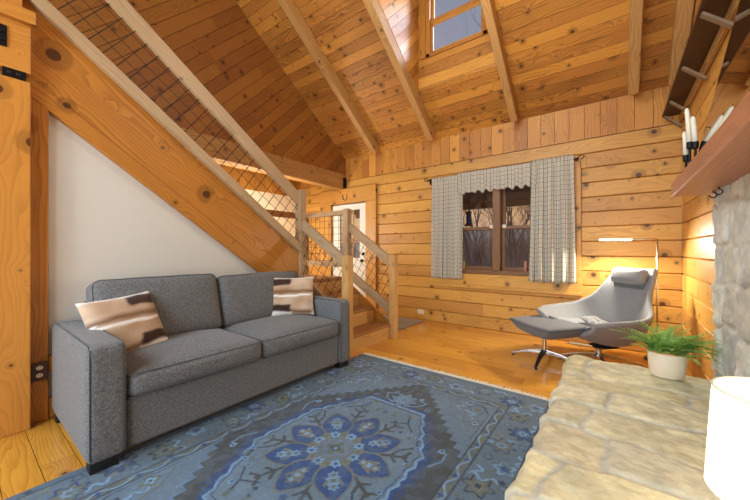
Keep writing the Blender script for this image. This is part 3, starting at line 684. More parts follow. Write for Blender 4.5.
# medallion
def med(off):
    w=.455+off-np.maximum(av-.22,0)*.52-.020*(np.abs(((av+.02)%.10)-.05)/.05)*(1 if off>-.03 else .5)
    return (au<w)&(av<.64+off)&(au<.455+off)
paint(med(.03)&fm2,NB*.9)
for k in np.arange(-.6,.61,.03):
    for su in (-1,1):
        ww=.48-max(abs(k)-.22,0)*.52; stroke([(su*(ww-.01),k),(su*(ww+.022),k+.012*(1 if k>0 else -1))],.006,NB*.95)
paint(med(.0),LB*.95); paint(med(-.014),G2*.98); paint(med(-.03),NB*.75); paint(med(-.036),G2)
rose=np.hypot(U_,V_)
for su in (-1,1):
    rosette(0,su*.74,.085,8,[(1.15,ND),(1.05,LB*.8),(.95,G2)]); 
    for q in range(6): rosette(.04*math.cos(q),su*.74+.04*math.sin(q),.014,4,[(1.,LB),(.5,NB)])
    for s2 in (-1,1):
        stroke([(s2*.05,su*.66),(s2*.13,su*.70),(s2*.17,su*.78),(s2*.11,su*.80)],.005,LB*.8); rosette(s2*.11,su*.82,.018,5,[(1.,LB),(.5,NB)]); rosette(s2*.22,su*.70,.02,5,[(1.,G2),(.5,NB)])
        stroke([(s2*.50,su*.18),(s2*.54,su*.26),(s2*.53,su*.33),(s2*.49,su*.32)],.005,LB*.8); rosette(s2*.50,su*.34,.018,5,[(1.,LB),(.5,NB)])
# branches and leaves inside the medallion
for a0 in range(0,360,45):
    a1=R(a0+22.5); d=(math.cos(a1),math.sin(a1)*1.12); n_=(-math.sin(a1),math.cos(a1))
    stroke([(d[0]*.17,d[1]*.17),(d[0]*.40,d[1]*.40)],.010,BR)
    for q in (.24,.31,.38):
        for s2 in (-1,1): stroke([(d[0]*q,d[1]*q),(d[0]*(q+.035)+n_[0]*s2*.045,d[1]*(q+.035)+n_[1]*s2*.045)],.009,BR)
for su in (-1,1):
    for s2 in (-1,1):
        stroke([(su*.10,s2*.42),(su*.2,s2*.47),(su*.27,s2*.40)],.006,ND); stroke([(su*.2,s2*.47),(su*.17,s2*.54)],.006,ND); stroke([(su*.3,s2*.20),(su*.37,s2*.28),(su*.34,s2*.35)],.006,ND)
        for x,y in ((.17,.55),(.27,.38),(.07,.5),(.38,.28),(.4,.12),(.33,.36),(.22,.5)): rosette(su*x,s2*y,.016,5,[(1.,LB*.85 if x>.2 else OL),(.5,NB)])
paint((med(-.036))&(((U_*40).astype(int)*7+(V_*40).astype(int)*13)%41==0)&(rose>.38),OL)
# petals
for q in range(8):
    a1=R(q*45); rr0=.245; cu,cv=rr0*math.cos(a1),rr0*1.12*math.sin(a1)
    du,dv=U_-cu,V_-cv; rad=du*math.cos(a1)+dv*math.sin(a1); tan_=-du*math.sin(a1)+dv*math.cos(a1)
    ell=np.abs(rad/.125)**1.6+np.abs(tan_/(.092*(1.-.25*np.clip(rad/.12,-1,1))))**1.6
    paint(ell<1.22,TN*.9); paint(ell<1.02,NB*1.05); paint((ell<.92)&(ell>.84),NB*.8)
    for s2,rw in ((0,.035),(.04,.026),(-.04,.026)):
        ru,rv=cu+s2*math.cos(a1),cv+s2*math.sin(a1); rosette(ru,rv,rw,6,[(1.,TN if q%2==0 else LB*.85),(.45,OL if q%2 else LB)],q)
    for s2 in (-1,1): stroke([(cu-s2*.03*math.sin(a1),cv+s2*.03*math.cos(a1)),(cu-s2*.045*math.sin(a1)+.03*math.cos(a1),cv+s2*.045*math.cos(a1)+.03*math.sin(a1))],.008,TN)
paint(rose<.150,G2*.85); 
for q in range(16):
    a1=R(q*22.5); cu,cv=.135*math.cos(a1),.135*math.sin(a1)
    if q%2: rosette(cu,cv,.026,6,[(1.1,TN),(.5,OL)])
    else: rosette(cu,cv,.026,6,[(1.1,LB),(.5,NB)])
sq=(au+av<.105); paint(au+av<.118,TN*.9); paint(sq,G2*.92); rosette(0,0,.05,4,[(1.,OL),(.5,ND),(.25,LB*.8)])
for q in range(4): rosette(.05*math.cos(q*PI/2),.05*math.sin(q*PI/2),.014,4,[(1.,OL*.8)])
# abrash: the wool's own uneven dye, in bands across the rug
dye=1+.05*np.sin(V_*9+1)+.04*np.sin(V_*23)+.03*np.sin(U_*40+V_*11); im*=dye[...,None]
rs=np.random.RandomState(5); wear=rs.rand(NU//6+2,NV//6+2); wear=np.kron(wear,np.ones((6,6)))[:NU+1,:NV+1]
for _ in range(2): wear=(wear+np.roll(wear,3,0)+np.roll(wear,3,1)+np.roll(wear,-2,0)+np.roll(wear,-2,1))/5
im0=im.copy()
for _ in range(140):       # small scattered sprigs of the border and the medallion ground
    cu,cv=rs.uniform(-.92,.92),rs.uniform(-1.36,1.36)
    if (abs(cu)>.69 or abs(cv)>1.13) or (abs(cu)<.44 and abs(cv)<.6 and math.hypot(cu,cv)>.40): rosette(cu,cv,rs.uniform(.010,.02),int(rs.randint(3,6)),[(1.,(OL,LB*.8,ND,TN,NB)[rs.randint(5)])],rs.rand()*6)
im=np.where((wear>.56)[...,None],im*.72+.28*np.array(GB),im); im=.86*im+.14*np.array(GB)*1.05; im*=np.array([.60,.76,.87]); im*=(.93+.14*np.random.RandomState(3).rand(NU+1,NV+1))[...,None]; im=np.clip(im,0,1)
cols=im.reshape(-1,3).tolist()
b=MB(); b.grid(lambda s,t:(RC[0]-RW+2*RW*s,RC[1]-RL+2*RL*t,.012+.0008*nz(s*9,t*12)),NU,NV); b.col=cols
b.build('rug_pile','rug',rt,smooth=True)
b=MB(); b.box((RC[0],RC[1],.006),(2*RW,2*RL,.0105)); b.build('rug_backing','meshmat',rt)
for s2,nm in ((1,'fringe'),(-1,'fringe')):
    b=MB(); rr=random.Random(4); x=RC[0]-RW
    while x<RC[0]+RW:
        y0=RC[1]+s2*RL; dx=rr.uniform(-.012,.012); ln=rr.uniform(.05,.085)
        b.tube([(x,y0-s2*.004,.010),(x+dx*.5,y0+s2*ln*.5,.007),(x+dx,y0+s2*ln,.004)],[.0042,.004,.003],4); x+=.0062
    o=b.build(nm,'fringe',rt,smooth=True); o['kind']='stuff'; o['label']='cream fringe'

# ------------------------------------------------------------------ entry mat and floor vent
b=MB(); b.grid(lambda s,t:(-2.99+.94*s if 0 else -3.3+.82*s,3.62+.98*t,.006+.002*nz(s*8,t*8)),24,24); o=b.build('entry_mat','meshmat',smooth=True,solid=.006,base=(-2.9,4.1,.002)); tag(o,'flat grey entry mat on the floor between the stairs and the log wall','mat')
t=thing('floor_register',(-.33,4.6,.0),'small pale metal floor register by the log wall behind the footstool','vent')
b=MB(); b.box((-.33,4.60,.005),(.32,.10,.008)); b.build('register_frame','bracket',t,bevel=.002)
b=MB()
for k in range(14): b.box((-.33-.13+.02*k,4.60,.0105),(.006,.075,.004))
b.build('louver','ivory',t)

# ------------------------------------------------------------------ lounge chair
A=R(229); F=V((math.cos(A),math.sin(A),0)); L=V((-math.sin(A),math.cos(A),0)); CH=V((-.15,4.0,0))
def W_(x,y,z,o=CH): return o+F*x+L*y+V((0,0,z))
def cr(p0,p1,p2,p3,t): return .5*((2*p1)+(-p0+p2)*t+(2*p0-5*p1+4*p2-p3)*t*t+(-p0+3*p1-3*p2+p3)*t**3)
rows=[((.34,.335),(.43,.37,.485)),((.14,.25),(.30,.45,.515)),((-.08,.20),(.06,.475,.53)),((-.22,.225),(-.13,.42,.565)),((-.315,.42),(-.25,.315,.655)),((-.375,.62),(-.335,.262,.775)),((-.44,.82),(-.42,.228,.885)),((-.485,.955),(-.475,.205,.955))]
RW_=[V((*r[0],0)) for r in rows]; RE=[V(r[1]) for r in rows]
def row(s):
    x=s*(len(rows)-1); i=min(int(x),len(rows)-2); t=x-i; g=lambda A_,k:A_[max(0,min(len(A_)-1,k))]
    return cr(g(RW_,i-1),g(RW_,i),g(RW_,i+1),g(RW_,i+2),t),cr(g(RE,i-1),g(RE,i),g(RE,i+1),g(RE,i+2),t)
def shell(s,t,off=0.):
    c,e=row(s); tt=t*2-1; a_=abs(tt); k=a_**2.3
    return W_(c.x+(e.x-c.x)*k,e.y*math.copysign(a_**.92,tt),c.y+(e.z-c.y)*k+off)
lc=thing('lounge_chair',CH,'grey wool swivel lounge chair with wide wings under the reading lamp','armchair')
b=MB(); b.grid(shell,42,36); b.build('shell','chair',lc,smooth=True,solid=.045,soff=0,sub=1)
def pad(s,t,up):
    s_=.02+s*.47; tt=.16+.68*t; p=shell(s_,tt); f=(max(0,(1-(2*s-1)**6)*(1-(2*t-1)**6)))**.5
    return p+V((0,0,.045+(up*.045*f)))
b=MB(); b.grid(lambda s,t:pad(s,t,1),20,20); b.grid(lambda s,t:pad(s,t,-.6),20,20,flip=True); b.build('seat_cushion','chair',lc,smooth=True,weld=True)
# dark piped front edge of the seat
b=MB(); b.tube([pad(.0,k/20,0) for k in range(21)],.009,6); b.build('seat_piping','chairdark',lc,smooth=True)
# head pillow
tl=R(17); HX=F*math.cos(tl)+V((0,0,math.sin(tl))); HZ=-F*math.sin(tl)+V((0,0,math.cos(tl)))
b=MB(); superbox(b,W_(-.375,0,.875),(.10,.35,.16),.04,(.018,.004,.01),X=HX,Y=L,Z=HZ,wr=.008,seed=2); hp=b.build('head_pillow','chair',lc,smooth=True,weld=True)
b=MB(); b.box(W_(-.385,0,.775),(.02,.34,.05),HX,L,HZ); b.build('pillow_strap','chairdark',lc,bevel=.004)
b=MB(); b.lathe([(.055,.155),(.05,.145),(.028,.14),(.028,.10),(.045,.09),(.045,.06),(.0,.06)],CH,24); b.build('swivel_column','chrome',lc,smooth=False,bevel=.002)
b=MB(); b.box(W_(-.06,0,.165),(.18,.18,.02),F,L); b.build('seat_plate','black',lc,bevel=.006)
def foot(root,o,ang,ln,z0,mat='chrome',blk=False):
    d=V((math.cos(ang),math.sin(ang),0)); n_=V((-d.y,d.x,0)); b=MB(); ps=[]
    prof=[(.02,.020,z0,.022),(ln*.5,.018,z0*.72+.01,.016),(ln,.014,.022,.010)]
    i0=len(b.v)
    for r,w,z,h in prof: b.pts([o+d*r+n_*w+V((0,0,z+h)),o+d*r-n_*w+V((0,0,z+h)),o+d*r-n_*w*.7+V((0,0,z-h)),o+d*r+n_*w*.7+V((0,0,z-h))])
    for s_ in range(2):
        for k in range(4): a_=i0+s_*4; b.face((a_+k,a_+(k+1)%4,a_+4+(k+1)%4,a_+4+k))
    b.face((3,2,1,0)); b.face((8,9,10,11)); f_=b.build('leg',mat,root,bevel=.004)
    b=MB(); b.lathe([(0,0),(.012,0),(.013,.012),(0,.012)],o+d*(ln-.02),12); b.build('glide','black',f_)
for q in (4,94,184,274): foot(lc,CH,R(q+8),.36,.075)
# folded throw on the seat
b=MB()
def thr(sg):
    def fn(s,t):
        x,y=s*2-1,t*2-1; f=max(0,(1-x**4)*(1-y**4))**.5
        z=.325+.055*abs(x)**2+sg*.035*f+.022*nz(x*4+7,y*5+sg)*f+.02*nz(x*9,y*9)*f
        return W_(-.10+.10*y+.03*nz(x*3,3.),x*.24,z+.03)
    return fn
b.grid(thr(1),40,22); b.grid(thr(-1),40,22,flip=True); o=b.build('folded_throw','throw',smooth=True,weld=True); tag(o,'crumpled light grey throw lying on the seat of the lounge chair','throw')
# ------------------------------------------------------------------ ottoman
OT=V((-.60,3.70,0)); OC=V((-.575,3.73,0))
ot=thing('footstool',OT,'grey upholstered footstool on a chrome star base in front of the lounge chair','footstool')
A2=R(228); F2=V((math.cos(A2),math.sin(A2),0)); L2=V((-math.sin(A2),math.cos(A2),0))
def otf(sg):
    def fn(s,t):
        x,y=s*2-1,t*2-1; r=.08
        e=max(0,(1-abs(x)**7)*(1-abs(y)**7))**.5
        px=x*.25*(1-.05*y*y); py=y*.315*(1-.04*x*x)
        if sg>0: z=.385+.022*e+.012*y*y-.01*x
        else: z=.385-.075*(1-abs(x)**5)**.8*(1-abs(y)**5)**.8+.012*y*y-.01*x-.04*e
        return OC+F2*px+L2*py+V((0,0,z))
    return fn
b=MB(); b.grid(otf(1),30,30); b.grid(otf(-1),30,30,flip=True); o=b.build('pad','chairdark',ot,smooth=True,weld=True)
b=MB(); 
loop=[otf(1)(0,k/14) for k in range(15)]+[otf(1)(k/14,1) for k in range(1,15)]+[otf(1)(1,1-k/14) for k in range(1,15)]+[otf(1)(1-k/14,0) for k in range(1,14)]
b.tube(loop,.005,6,closed=True); b.build('piping','piping',o,smooth=True)
b=MB(); b.lathe([(.05,.282),(.05,.27),(.019,.265),(.019,.13),(.024,.125),(.026,.07),(.0,.07)],OT,24); b.build('column','chrome',ot,bevel=.002)
b=MB(); b.box(OC*1+V((0,0,.285)),(.2,.2,.03),F2,L2); b.build('mount_plate','black',ot,bevel=.005)
for q in (176,266,356,86): foot(ot,OT,R(q),.33,.10,'black' if q==266 else 'chrome')

# ------------------------------------------------------------------ reading lamp
LP=V((.335,4.44,0)); fl=thing('floor_lamp',LP,'slim brass reading lamp with a lit horizontal bar behind the lounge chair','lamp')
b=MB(); b.lathe([(0,0),(.11,0),(.115,.006),(.11,.014),(.012,.02),(0,.02)],LP,32); b.build('base','black',fl)
M['brass']=plain('satin_brass',(216,206,184),.35,1.)
b=MB(); b.tube([LP+V((0,0,.015)),LP+V((0,0,1.265))],.009,10); b.build('pole','brass',fl,smooth=True)
b=MB(); b.tube([LP+V((0,0,1.262)),LP+V((-.22,-.005,1.266))],.008,10); b.build('arm','brass',fl,smooth=True)
b=MB(); b.beam(LP+V((-.20,-.005,1.270)),LP+V((-.50,-.01,1.274)),.026,.016); hd=b.build('lamp_head','brass',fl,bevel=.003)
b=MB(); b.beam(LP+V((-.215,-.005,1.258)),LP+V((-.495,-.01,1.262)),.024,.010); b.build('led_strip','led',hd)

# ------------------------------------------------------------------ fireplace stone
PAL=[lin(q) for q in ((216,204,166),(206,196,158),(222,212,174),(200,190,160),(210,202,170),(194,188,166))]
PALG=[lin(q) for q in ((198,200,194),(182,186,184),(206,208,200),(172,176,174),(192,190,180),(210,210,202))]
MORT=lin((190,188,176))
class Stones:
    def __init__(s,p0,p1,q0,q1,rh,pw,seed,pal):
        rr=random.Random(seed); s.rows=[]; q=q0; s.pal=pal; s.seed=seed
        while q<q1:
            h=rr.uniform(*rh); cuts=[]; p=p0-rr.uniform(0,pw[0])
            while p<p1+.5: w=rr.uniform(*pw); cuts.append((p,p+w,rr.random(),rr.uniform(-.006,.006))); p+=w
            s.rows.append((q,q+h,cuts)); q+=h
    def at(s,p,q):
        p2=p+.10*nz(p*2.,q*2.,s.seed)+.04*nz(p*4.6,q*4.6,s.seed+1)+.018*nz(p*9,q*9,s.seed+2); q2=q+.10*nz(p*1.9,q*1.9,s.seed+5)+.035*nz(p*5,q*5,s.seed+6)+.018*nz(p*8,q*8,s.seed+7)
        for a_,c_,cu in s.rows:
            if a_<=q2<c_ or (q2<a_ and a_==s.rows[0][0]) :
                for x0,x1,h,dz in cu:
                    if x0<=p2<x1:
                        d=min(p2-x0,x1-p2,q2-a_,c_-q2)
                        k=max(0,min(1,(d-.002)/.016)); k=k*k*(3-2*k)
                        rough=.006*nz(p*7,q*7,h*30)+.004*nz(p*19,q*19,h*9)+.003*nz(p*40,q*40)
                        c=s.pal[int(h*len(s.pal))%len(s.pal)]; v=1+.22*nz(p*5,q*5,h*50)+.18*nz(p*14,q*14,3.)
                        col=tuple((MORT[i]*(1-k)+c[i]*k*v) for i in range(3))
                        return k*.007+rough*k+dz*k+.004*nz(p*30,q*30)*(1-k),col
        return 0,MORT[:3]
fp=thing('stone_fireplace',(.2,1.2,0),'rough fieldstone fireplace with a raised hearth along the right wall','fireplace')
# hearth : top + skirt
HX0,HX1,HY0,HY1,HZ_=-.264,.545,-.6,2.60,.422
stn=Stones(HY0-.2,HY1+.3,HX0-.1,HX1+.3,(.15,.30),(.22,.48),5,PAL)
b=MB(); NX,NY=110,360
stn2=Stones(HX0-.2,HX1+.3,HY0-.1,HY1+.3,(.17,.40),(.28,.66),8,PAL)
def hp_(s,t):
    x=HX0+(HX1-HX0)*s; y=HY0+(HY1-HY0)*t; h,c=stn2.at(x,y); z=HZ_+h
    ed=min(s*(HX1-HX0),(1-t)*(HY1-HY0)); 
    if ed<.03: z-=.03*(1-ed/.03)**2
    if s==0 or t==1: pass
    x+=(1-s)**6*(.04*nz(y*4,1.)+.018*nz(y*13,2.)); y+=t**14*(.02*nz(x*6,5.)+.01*nz(x*18,6.))
    return (x,y,z),c
cache={}
def hfn(s,t):
    k=(s,t)
    if k not in cache: cache[k]=hp_(s,t)
    return cache[k][0]
b.grid(hfn,NX,NY,colf=lambda s,t:(hfn(s,t),cache[(s,t)][1])[1])
# skirts
def skirt(path,name_seed):
    n_=len(path)-1; st_=Stones(-1,4,-.05,.6,(.12,.2),(.2,.45),name_seed,PAL)
    def fn(s,t):
        i=min(int(round(s*n_)),n_); p=path[i]; q=path[min(i+1,n_)] if i<n_ else p; o_=path[i-1] if i>0 else p
        z=p[2]*(1-t); return (p[0],p[1],z)
    def cf(s,t):
        i=min(int(round(s*n_)),n_); p=path[i]; return st_.at(p[0]+p[1],p[2]*(1-t))[1]
    b.grid(fn,n_,10,colf=cf)
skirt([hfn(0,k/NY) for k in range(NY+1)],12); skirt([hfn(k/NX,1.) for k in range(NX+1)],13); skirt([hfn(k/NX,0.) for k in range(NX+1)],14)
b.build('hearth','stone',fp,smooth=True)
# chimney breast (front face X=.43), from the hearth to the mantel
CXF,CY0,CY1,CZ0,CZ1=.432,-.6,2.585,.38,1.475
stc=Stones(CY0-.2,CY1+.3,CZ0-.05,CZ1+.2,(.13,.3),(.16,.42),21,PALG)
b=MB(); NP,NQ=300,110; cc2={}
def cfn(s,t):
    k=(s,t)
    if k not in cc2:
        y=CY0+(CY1-CY0)*s; z=CZ0+(CZ1-CZ0)*t; h,c=stc.at(y,z); x=CXF-h*1.3-.010*nz(y*3,z*3,4.)
        ed=(1-s)*(CY1-CY0); x+=.04*max(0,1-ed/.05)**2; y+=s**20*(.025*nz(z*5,1.)+.012*nz(z*16,3.)); cc2[k]=((x,y,z),c)
    return cc2[k][0]
b.grid(cfn,NP,NQ,colf=lambda s,t:(cfn(s,t),cc2[(s,t)][1])[1],flip=True)
pth=[cfn(1.,k/NQ) for k in range(NQ+1)]
def sd(s,t):
    i=int(round(s*NQ)); p=pth[i]; return (p[0]+(XR-.005-p[0])*t,p[1]+.01*nz(p[2]*9,t*4),p[2])
b.grid(sd,NQ,8,colf=lambda s,t:stc.at(4+t*.1,CZ0+s*1.1)[1],flip=False)
b.build('chimney_breast','stone',fp,smooth=True)
# mantel
b=MB(); b.box(((.257+.548)/2,(2.59-.6)/2,1.5025),(.548-.257,3.19,.078),axis=1); o=b.build('mantel_shelf','mantel',bevel=.006); tag(o,'thick red-brown wooden mantel shelf over the stone fireplace','mantel')
for y in (2.42,2.30):
    b=MB(); b.tube([(.405,y,1.463)]+[(.405+.013*math.sin(R(q))*(1),y+.006,1.440+.013*math.cos(R(q))) for q in range(0,290,25)],.003,6)
    o=b.build('cup_hook','iron',smooth=True); tag(o,'black cup hook under the mantel, '+('nearer the corner' if y>2.4 else 'nearer the viewer'),'hook','cup hooks')
# candles
for x,y,zb_,ln,lx,lab in ((.327,2.505,1.735,.215,-.012,'tallest ivory taper candle in a black candlestick on the mantel'),(.345,2.475,1.725,.165,-.010,'ivory taper candle on the mantel nearest the leaning mirror'),(.318,2.555,1.675,.16,-.006,'lowest ivory taper candle on the mantel, nearest the room corner')):
    t=thing('candlestick_candle',(x,y,1.5415),lab,'candle','taper candles on the mantel')
    b=MB(); b.lathe([(0,1.5416),(.032,1.5416),(.03,1.55),(.007,1.56),(.006,zb_-.02),(.014,zb_-.012),(.015,zb_+.022),(0,zb_+.022)],(x,y,0),20); b.build('candlestick','iron',t)
    b=MB(); b.tube([(x,y,zb_+.01),(x+lx*.5,y,zb_+ln*.6),(x+lx,y,zb_+ln-.01),(x+lx,y,zb_+ln)],[.0125,.0115,.0105,.004],16); b.build('taper','wax',t,smooth=True)
    b=MB(); b.tube([(x+lx,y,zb_+ln),(x+lx,y,zb_+ln+.015)],.0015,5); b.build('wick','iron',t)
# leaning mirror
tm=R(11.5); mh=.93; mx,my0,my1,mz=.325,1.0,2.44,1.5425
MU=V((0,-1,0)); MZ=V((math.sin(tm),0,math.cos(tm))); MN=MU.cross(MZ)
mt=thing('leaning_mirror',(mx,1.7,mz),'large frameless mirror leaning back on the mantel above the fireplace','mirror')
b=MB(); cc=V((mx,(my0+my1)/2,mz))+MZ*(mh/2); b.box(cc-V((-.006,0,0)),(my1-my0,mh,.008),MU,MZ,MN); b.build('backing','dark',mt)
b=MB(); b.box(cc-V((.0005,0,0)),(my1-my0,mh,.004),MU,MZ,MN); b.build('mirror_glass','mirror',mt,bevel=.0015)
# high shelf with brackets
sh=thing('wall_shelf',(.47,3.4,2.43),'dark stained plank shelf on diagonal brackets high on the right wall','shelf')
b=MB(); b.box((.468,3.05,2.59),(.158,3.14,.028),axis=1); b.build('plank','dark',sh,bevel=.004)
b=MB(); b.box((.535,3.05,2.535),(.022,3.14,.08),axis=1); b.build('ledger','rafter',sh,bevel=.003)
for y in (2.72,3.43,4.15,4.58):
    b=MB(); b.beam((.405,y,2.572),(.540,y,2.435),.05,.016,up=(0,1,0)) if 0 else b.beam((.405,y,2.568),(.536,y,2.44),.045,.016); b.build('bracket','bracket',sh,bevel=.002)

# ------------------------------------------------------------------ fern
PP=V((.226,2.455,.434)); pf=thing('potted_fern',PP,'green fern in an oval cream pot on the stone hearth','potted plant')
b=MB(); b.lathe([(0,0),(.07,0),(.076,.006),(.083,.08),(.086,.138),(.079,.138),(.077,.11),(0,.108)],PP,40,sx=1.,sy=.9); b.build('pot','pot',pf,smooth=True,bevel=.002)
b=MB(); b.tube([PP+V((.0835*math.cos(2*PI*k/40),.0835*.9*math.sin(2*PI*k/40),.1385)) for k in range(40)],.005,8,closed=True); b.build('rim','terra',pf,smooth=True)
b=MB(); b.lathe([(0,.108),(.076,.108),(.072,.118),(.03,.125),(0,.125)],PP,28,sy=.9); b.build('soil','soil',pf,smooth=True)
b=MB(); rr=random.Random(12)
for k in range(84):
    ph=rr.uniform(0,2*PI); ln=rr.uniform(.15,.27); el=rr.uniform(.5,1.4); d=V((math.cos(ph),math.sin(ph),0)); sdv=V((-d.y,d.x,0)); o0=PP+V((rr.uniform(-.04,.04),rr.uniform(-.035,.035),.12)); drp=rr.uniform(.2,.62)
    P_=lambda t: o0+d*(ln*t*math.cos(el*(1-.55*t)))+V((0,0,ln*t*math.sin(el)-drp*ln*t*t))+sdv*(.02*math.sin(3*t+ph))
    b.tube([P_(q/7) for q in range(8)],[.0018*(1-q/9) for q in range(8)],4)
    nl=14
    for i in range(2,nl):
        t=i/nl; p=P_(t); tg=(P_(t+.03)-P_(t-.03)).normalized(); ll=.048*(1-t)**.65*min(1,t*4+.2); up=sdv.cross(tg)
        for sg in (-1,1):
            dr=(sdv*sg+tg*.45+up*-.18+V((0,0,rr.uniform(-.15,.15)))).normalized(); w=.0115*(1-.4*t)
            i0=b.pts([p-tg*w*.6,p+dr*ll*.45+tg*w,p+dr*ll,p+dr*ll*.5-tg*w]); b.face((i0,i0+1,i0+2,i0+3))
b.build('foliage','fern',pf)
# ------------------------------------------------------------------ table lamp on the hearth
TL=V((.285,1.05,.442)); tb=thing('table_lamp',TL,'lit table lamp with a round cream shade on the near end of the hearth','lamp')
b=MB(); b.lathe([(0,0),(.06,0),(.062,.01),(.05,.02),(.03,.06),(.038,.11),(.02,.15),(.012,.18),(.012,.21),(0,.21)],TL,32); b.build('base','pot',tb,smooth=True)
b=MB(); b.lathe([(0,.21),(.012,.21),(.02,.24),(.03,.28),(.02,.31),(0,.315)],TL,20); b.build('bulb','bulb',tb,smooth=True)
b=MB(); b.grid(lambda s,t:TL+V(((.122-.012*t)*math.cos(2*PI*s),(.122-.012*t)*math.sin(2*PI*s),.175+.225*t)),48,4); b.build('lamp_shade','shade',tb,smooth=True,solid=.002)
b=MB()
for z,r in ((.175,.122),(.40,.110)): b.tube([TL+V((r*math.cos(2*PI*k/48),r*math.sin(2*PI*k/48),z)) for k in range(48)],.0025,6,closed=True)
b.tube([TL+V((-.11,0,.398)),TL+V((.11,0,.398))],.002,5); b.tube([TL+V((0,0,.21)),TL+V((0,0,.398))],.003,5); b.build('shade_ring','cream',tb,smooth=True)

# ------------------------------------------------------------------ outside
b=MB(); b.grid(lambda s,t:(-40+80*s,6.9+60*t,-.9+6.6*t**1.1+.7*nz(s*9,t*7)*min(1,t*3)),60,50); o=b.build('ground','ground',smooth=True); struct(o)
b=MB(); b.boards([(-6,YB+.2),(2.5,YB+.2),(2.5,7.),(-6,7.)],(0,0,-.1),(1,0,0),(0,1,0),0,.14,.03,.006,(2,4),61,m=0,back=None); o=b.build('porch_deck','deck'); struct(o)
pr=thing('porch_roof',(-1.7,6,2.05),'dark porch roof seen through the top of the plaid-curtained window','porch roof')
b=MB(); dv=V((0,2.2,-.5)).normalized(); b.boards([(-6.,0),(2.5,0),(2.5,2.3),(-6.,2.3)],(0,YB+.17,2.70),(-1,0,0) if 0 else (1,0,0),tuple(dv),0,.13,.03,.005,(2,4),62,m=0,back=0); b.build('roof_board','frame',pr)
b=MB(); b.box((-1.7,6.95,2.13),(8.4,.12,.16)); b.build('eave_beam','frame',pr)
for x in (-4.6,1.2): b=MB(); b.box((x,6.95,.95),(.14,.14,2.08)); b.build('porch_column','frame',pr)
t=thing('porch_rail',(-1.7,6.9,-.1),'dark porch railing board outside the window','railing')
b=MB(); b.box((-1.7,6.9,.76),(5.6,.12,.06)); b.build('top_rail','deck',t)
b=MB(); b.box((-1.7,6.9,.05),(5.6,.06,.08)); b.build('lower_rail','deck',t)
for x in (-4.45,1.05): b=MB(); b.box((x,6.9,.33),(.09,.09,.82)); b.build('rail_post','deck',t)
# bird feeder
bf=thing('bird_feeder',(-2.125,5.6,1.6),'blue tube bird feeder hanging on the porch outside the left window','bird feeder')
b=MB(); b.lathe([(0,1.62),(.045,1.62),(.045,1.80),(0,1.80)],(-2.125,5.6,0),20); b.build('seed_tube','blue',bf,smooth=False)
b=MB(); b.lathe([(0,1.58),(.075,1.58),(.08,1.60),(.045,1.62),(0,1.62)],(-2.125,5.6,0),20); b.build('tray','frame',bf)
b=MB(); b.lathe([(.06,1.80),(.045,1.84),(0,1.86)],(-2.125,5.6,0),20); b.build('cap','frame',bf)
b=MB(); b.tube([(-2.125,5.6,1.85),(-2.125,5.6,2.37)],.004,5); b.build('hanger','iron',bf)
# bare trees
def tree(x,y,h,seed,label):
    b=MB(); rr=random.Random(seed); z0=-1.0+ (max(0,y-7)/60)**1.1*6.6
    def br(p,d,ln,r,dep):
        pts=[p]; q=p.copy(); dd=d.copy()
        for i in range(4):
            dd=(dd+V((rr.uniform(-.16,.16),rr.uniform(-.16,.16),rr.uniform(-.04,.12)))).normalized(); q=q+dd*(ln/4); pts.append(q.copy())
        b.tube(pts,[r*(1-.15*i) for i in range(5)],5 if dep>2 else 3,False)
        if dep>0:
            for k in range(5 if dep>1 else 4):
                i=rr.randint(1,4); d2=(dd+V((rr.uniform(-.9,.9),rr.uniform(-.9,.9),rr.uniform(-.1,.6)))).normalized(); br(pts[i],d2,ln*rr.uniform(.5,.72),r*.5,dep-1)
    br(V((x,y,z0)),V((rr.uniform(-.06,.06),0,1)),h,h*.012,4)
    o=b.build('bare_tree','bark',base=(x,y,z0)); tag(o,label,'tree','bare winter trees outside the window')
spots=[(-3.0,10.5,4.0),(-4.2,13,4.6),(-1.9,12,4.4),(-2.7,15,5.),(-3.9,17,5.4),(-1.3,14.5,4.6),(-5.6,15.,4.8),(-1.0,10.8,3.6),(-6.5,18.,5.4),(-2.2,18.5,5.6),(-4.9,11.5,4.2),(-3.4,20,5.6),(-5.2,21,5.8),(-2.4,9.8,3.4)]
for i,(x,y,h) in enumerate(spots): tree(x,y,h,i+3,'bare leafless tree on the hillside outside the plaid-curtained window')
b=MB(); rr=random.Random(77)
for k in range(2600):
    y=rr.uniform(9,26); x=-y*.62+rr.uniform(-.1,.75)*y; z=-.9+((y-6.9)/60)**1.1*6.6; h=rr.uniform(.8,2.4)
    p=V((x,y,z)); d=V((rr.uniform(-.5,.5),rr.uniform(-.5,.5),1)).normalized(); q=p+d*h; w=V((.012*y/12,0,0)); i0=b.pts([p-w,p+w,q+V((.3*rr.uniform(-1,1),0,.3))]); b.face((i0,i0+1,i0+2))
    e=p+d*h*.5; i0=b.pts([e-w*.7,e+w*.7,e+V((rr.uniform(-.6,.6),0,rr.uniform(.2,.7)))]); b.face((i0,i0+1,i0+2))
o=b.build('brush','brush'); tag(o,'tangled grey-brown winter brush covering the slope outside','brush',None,'stuff')

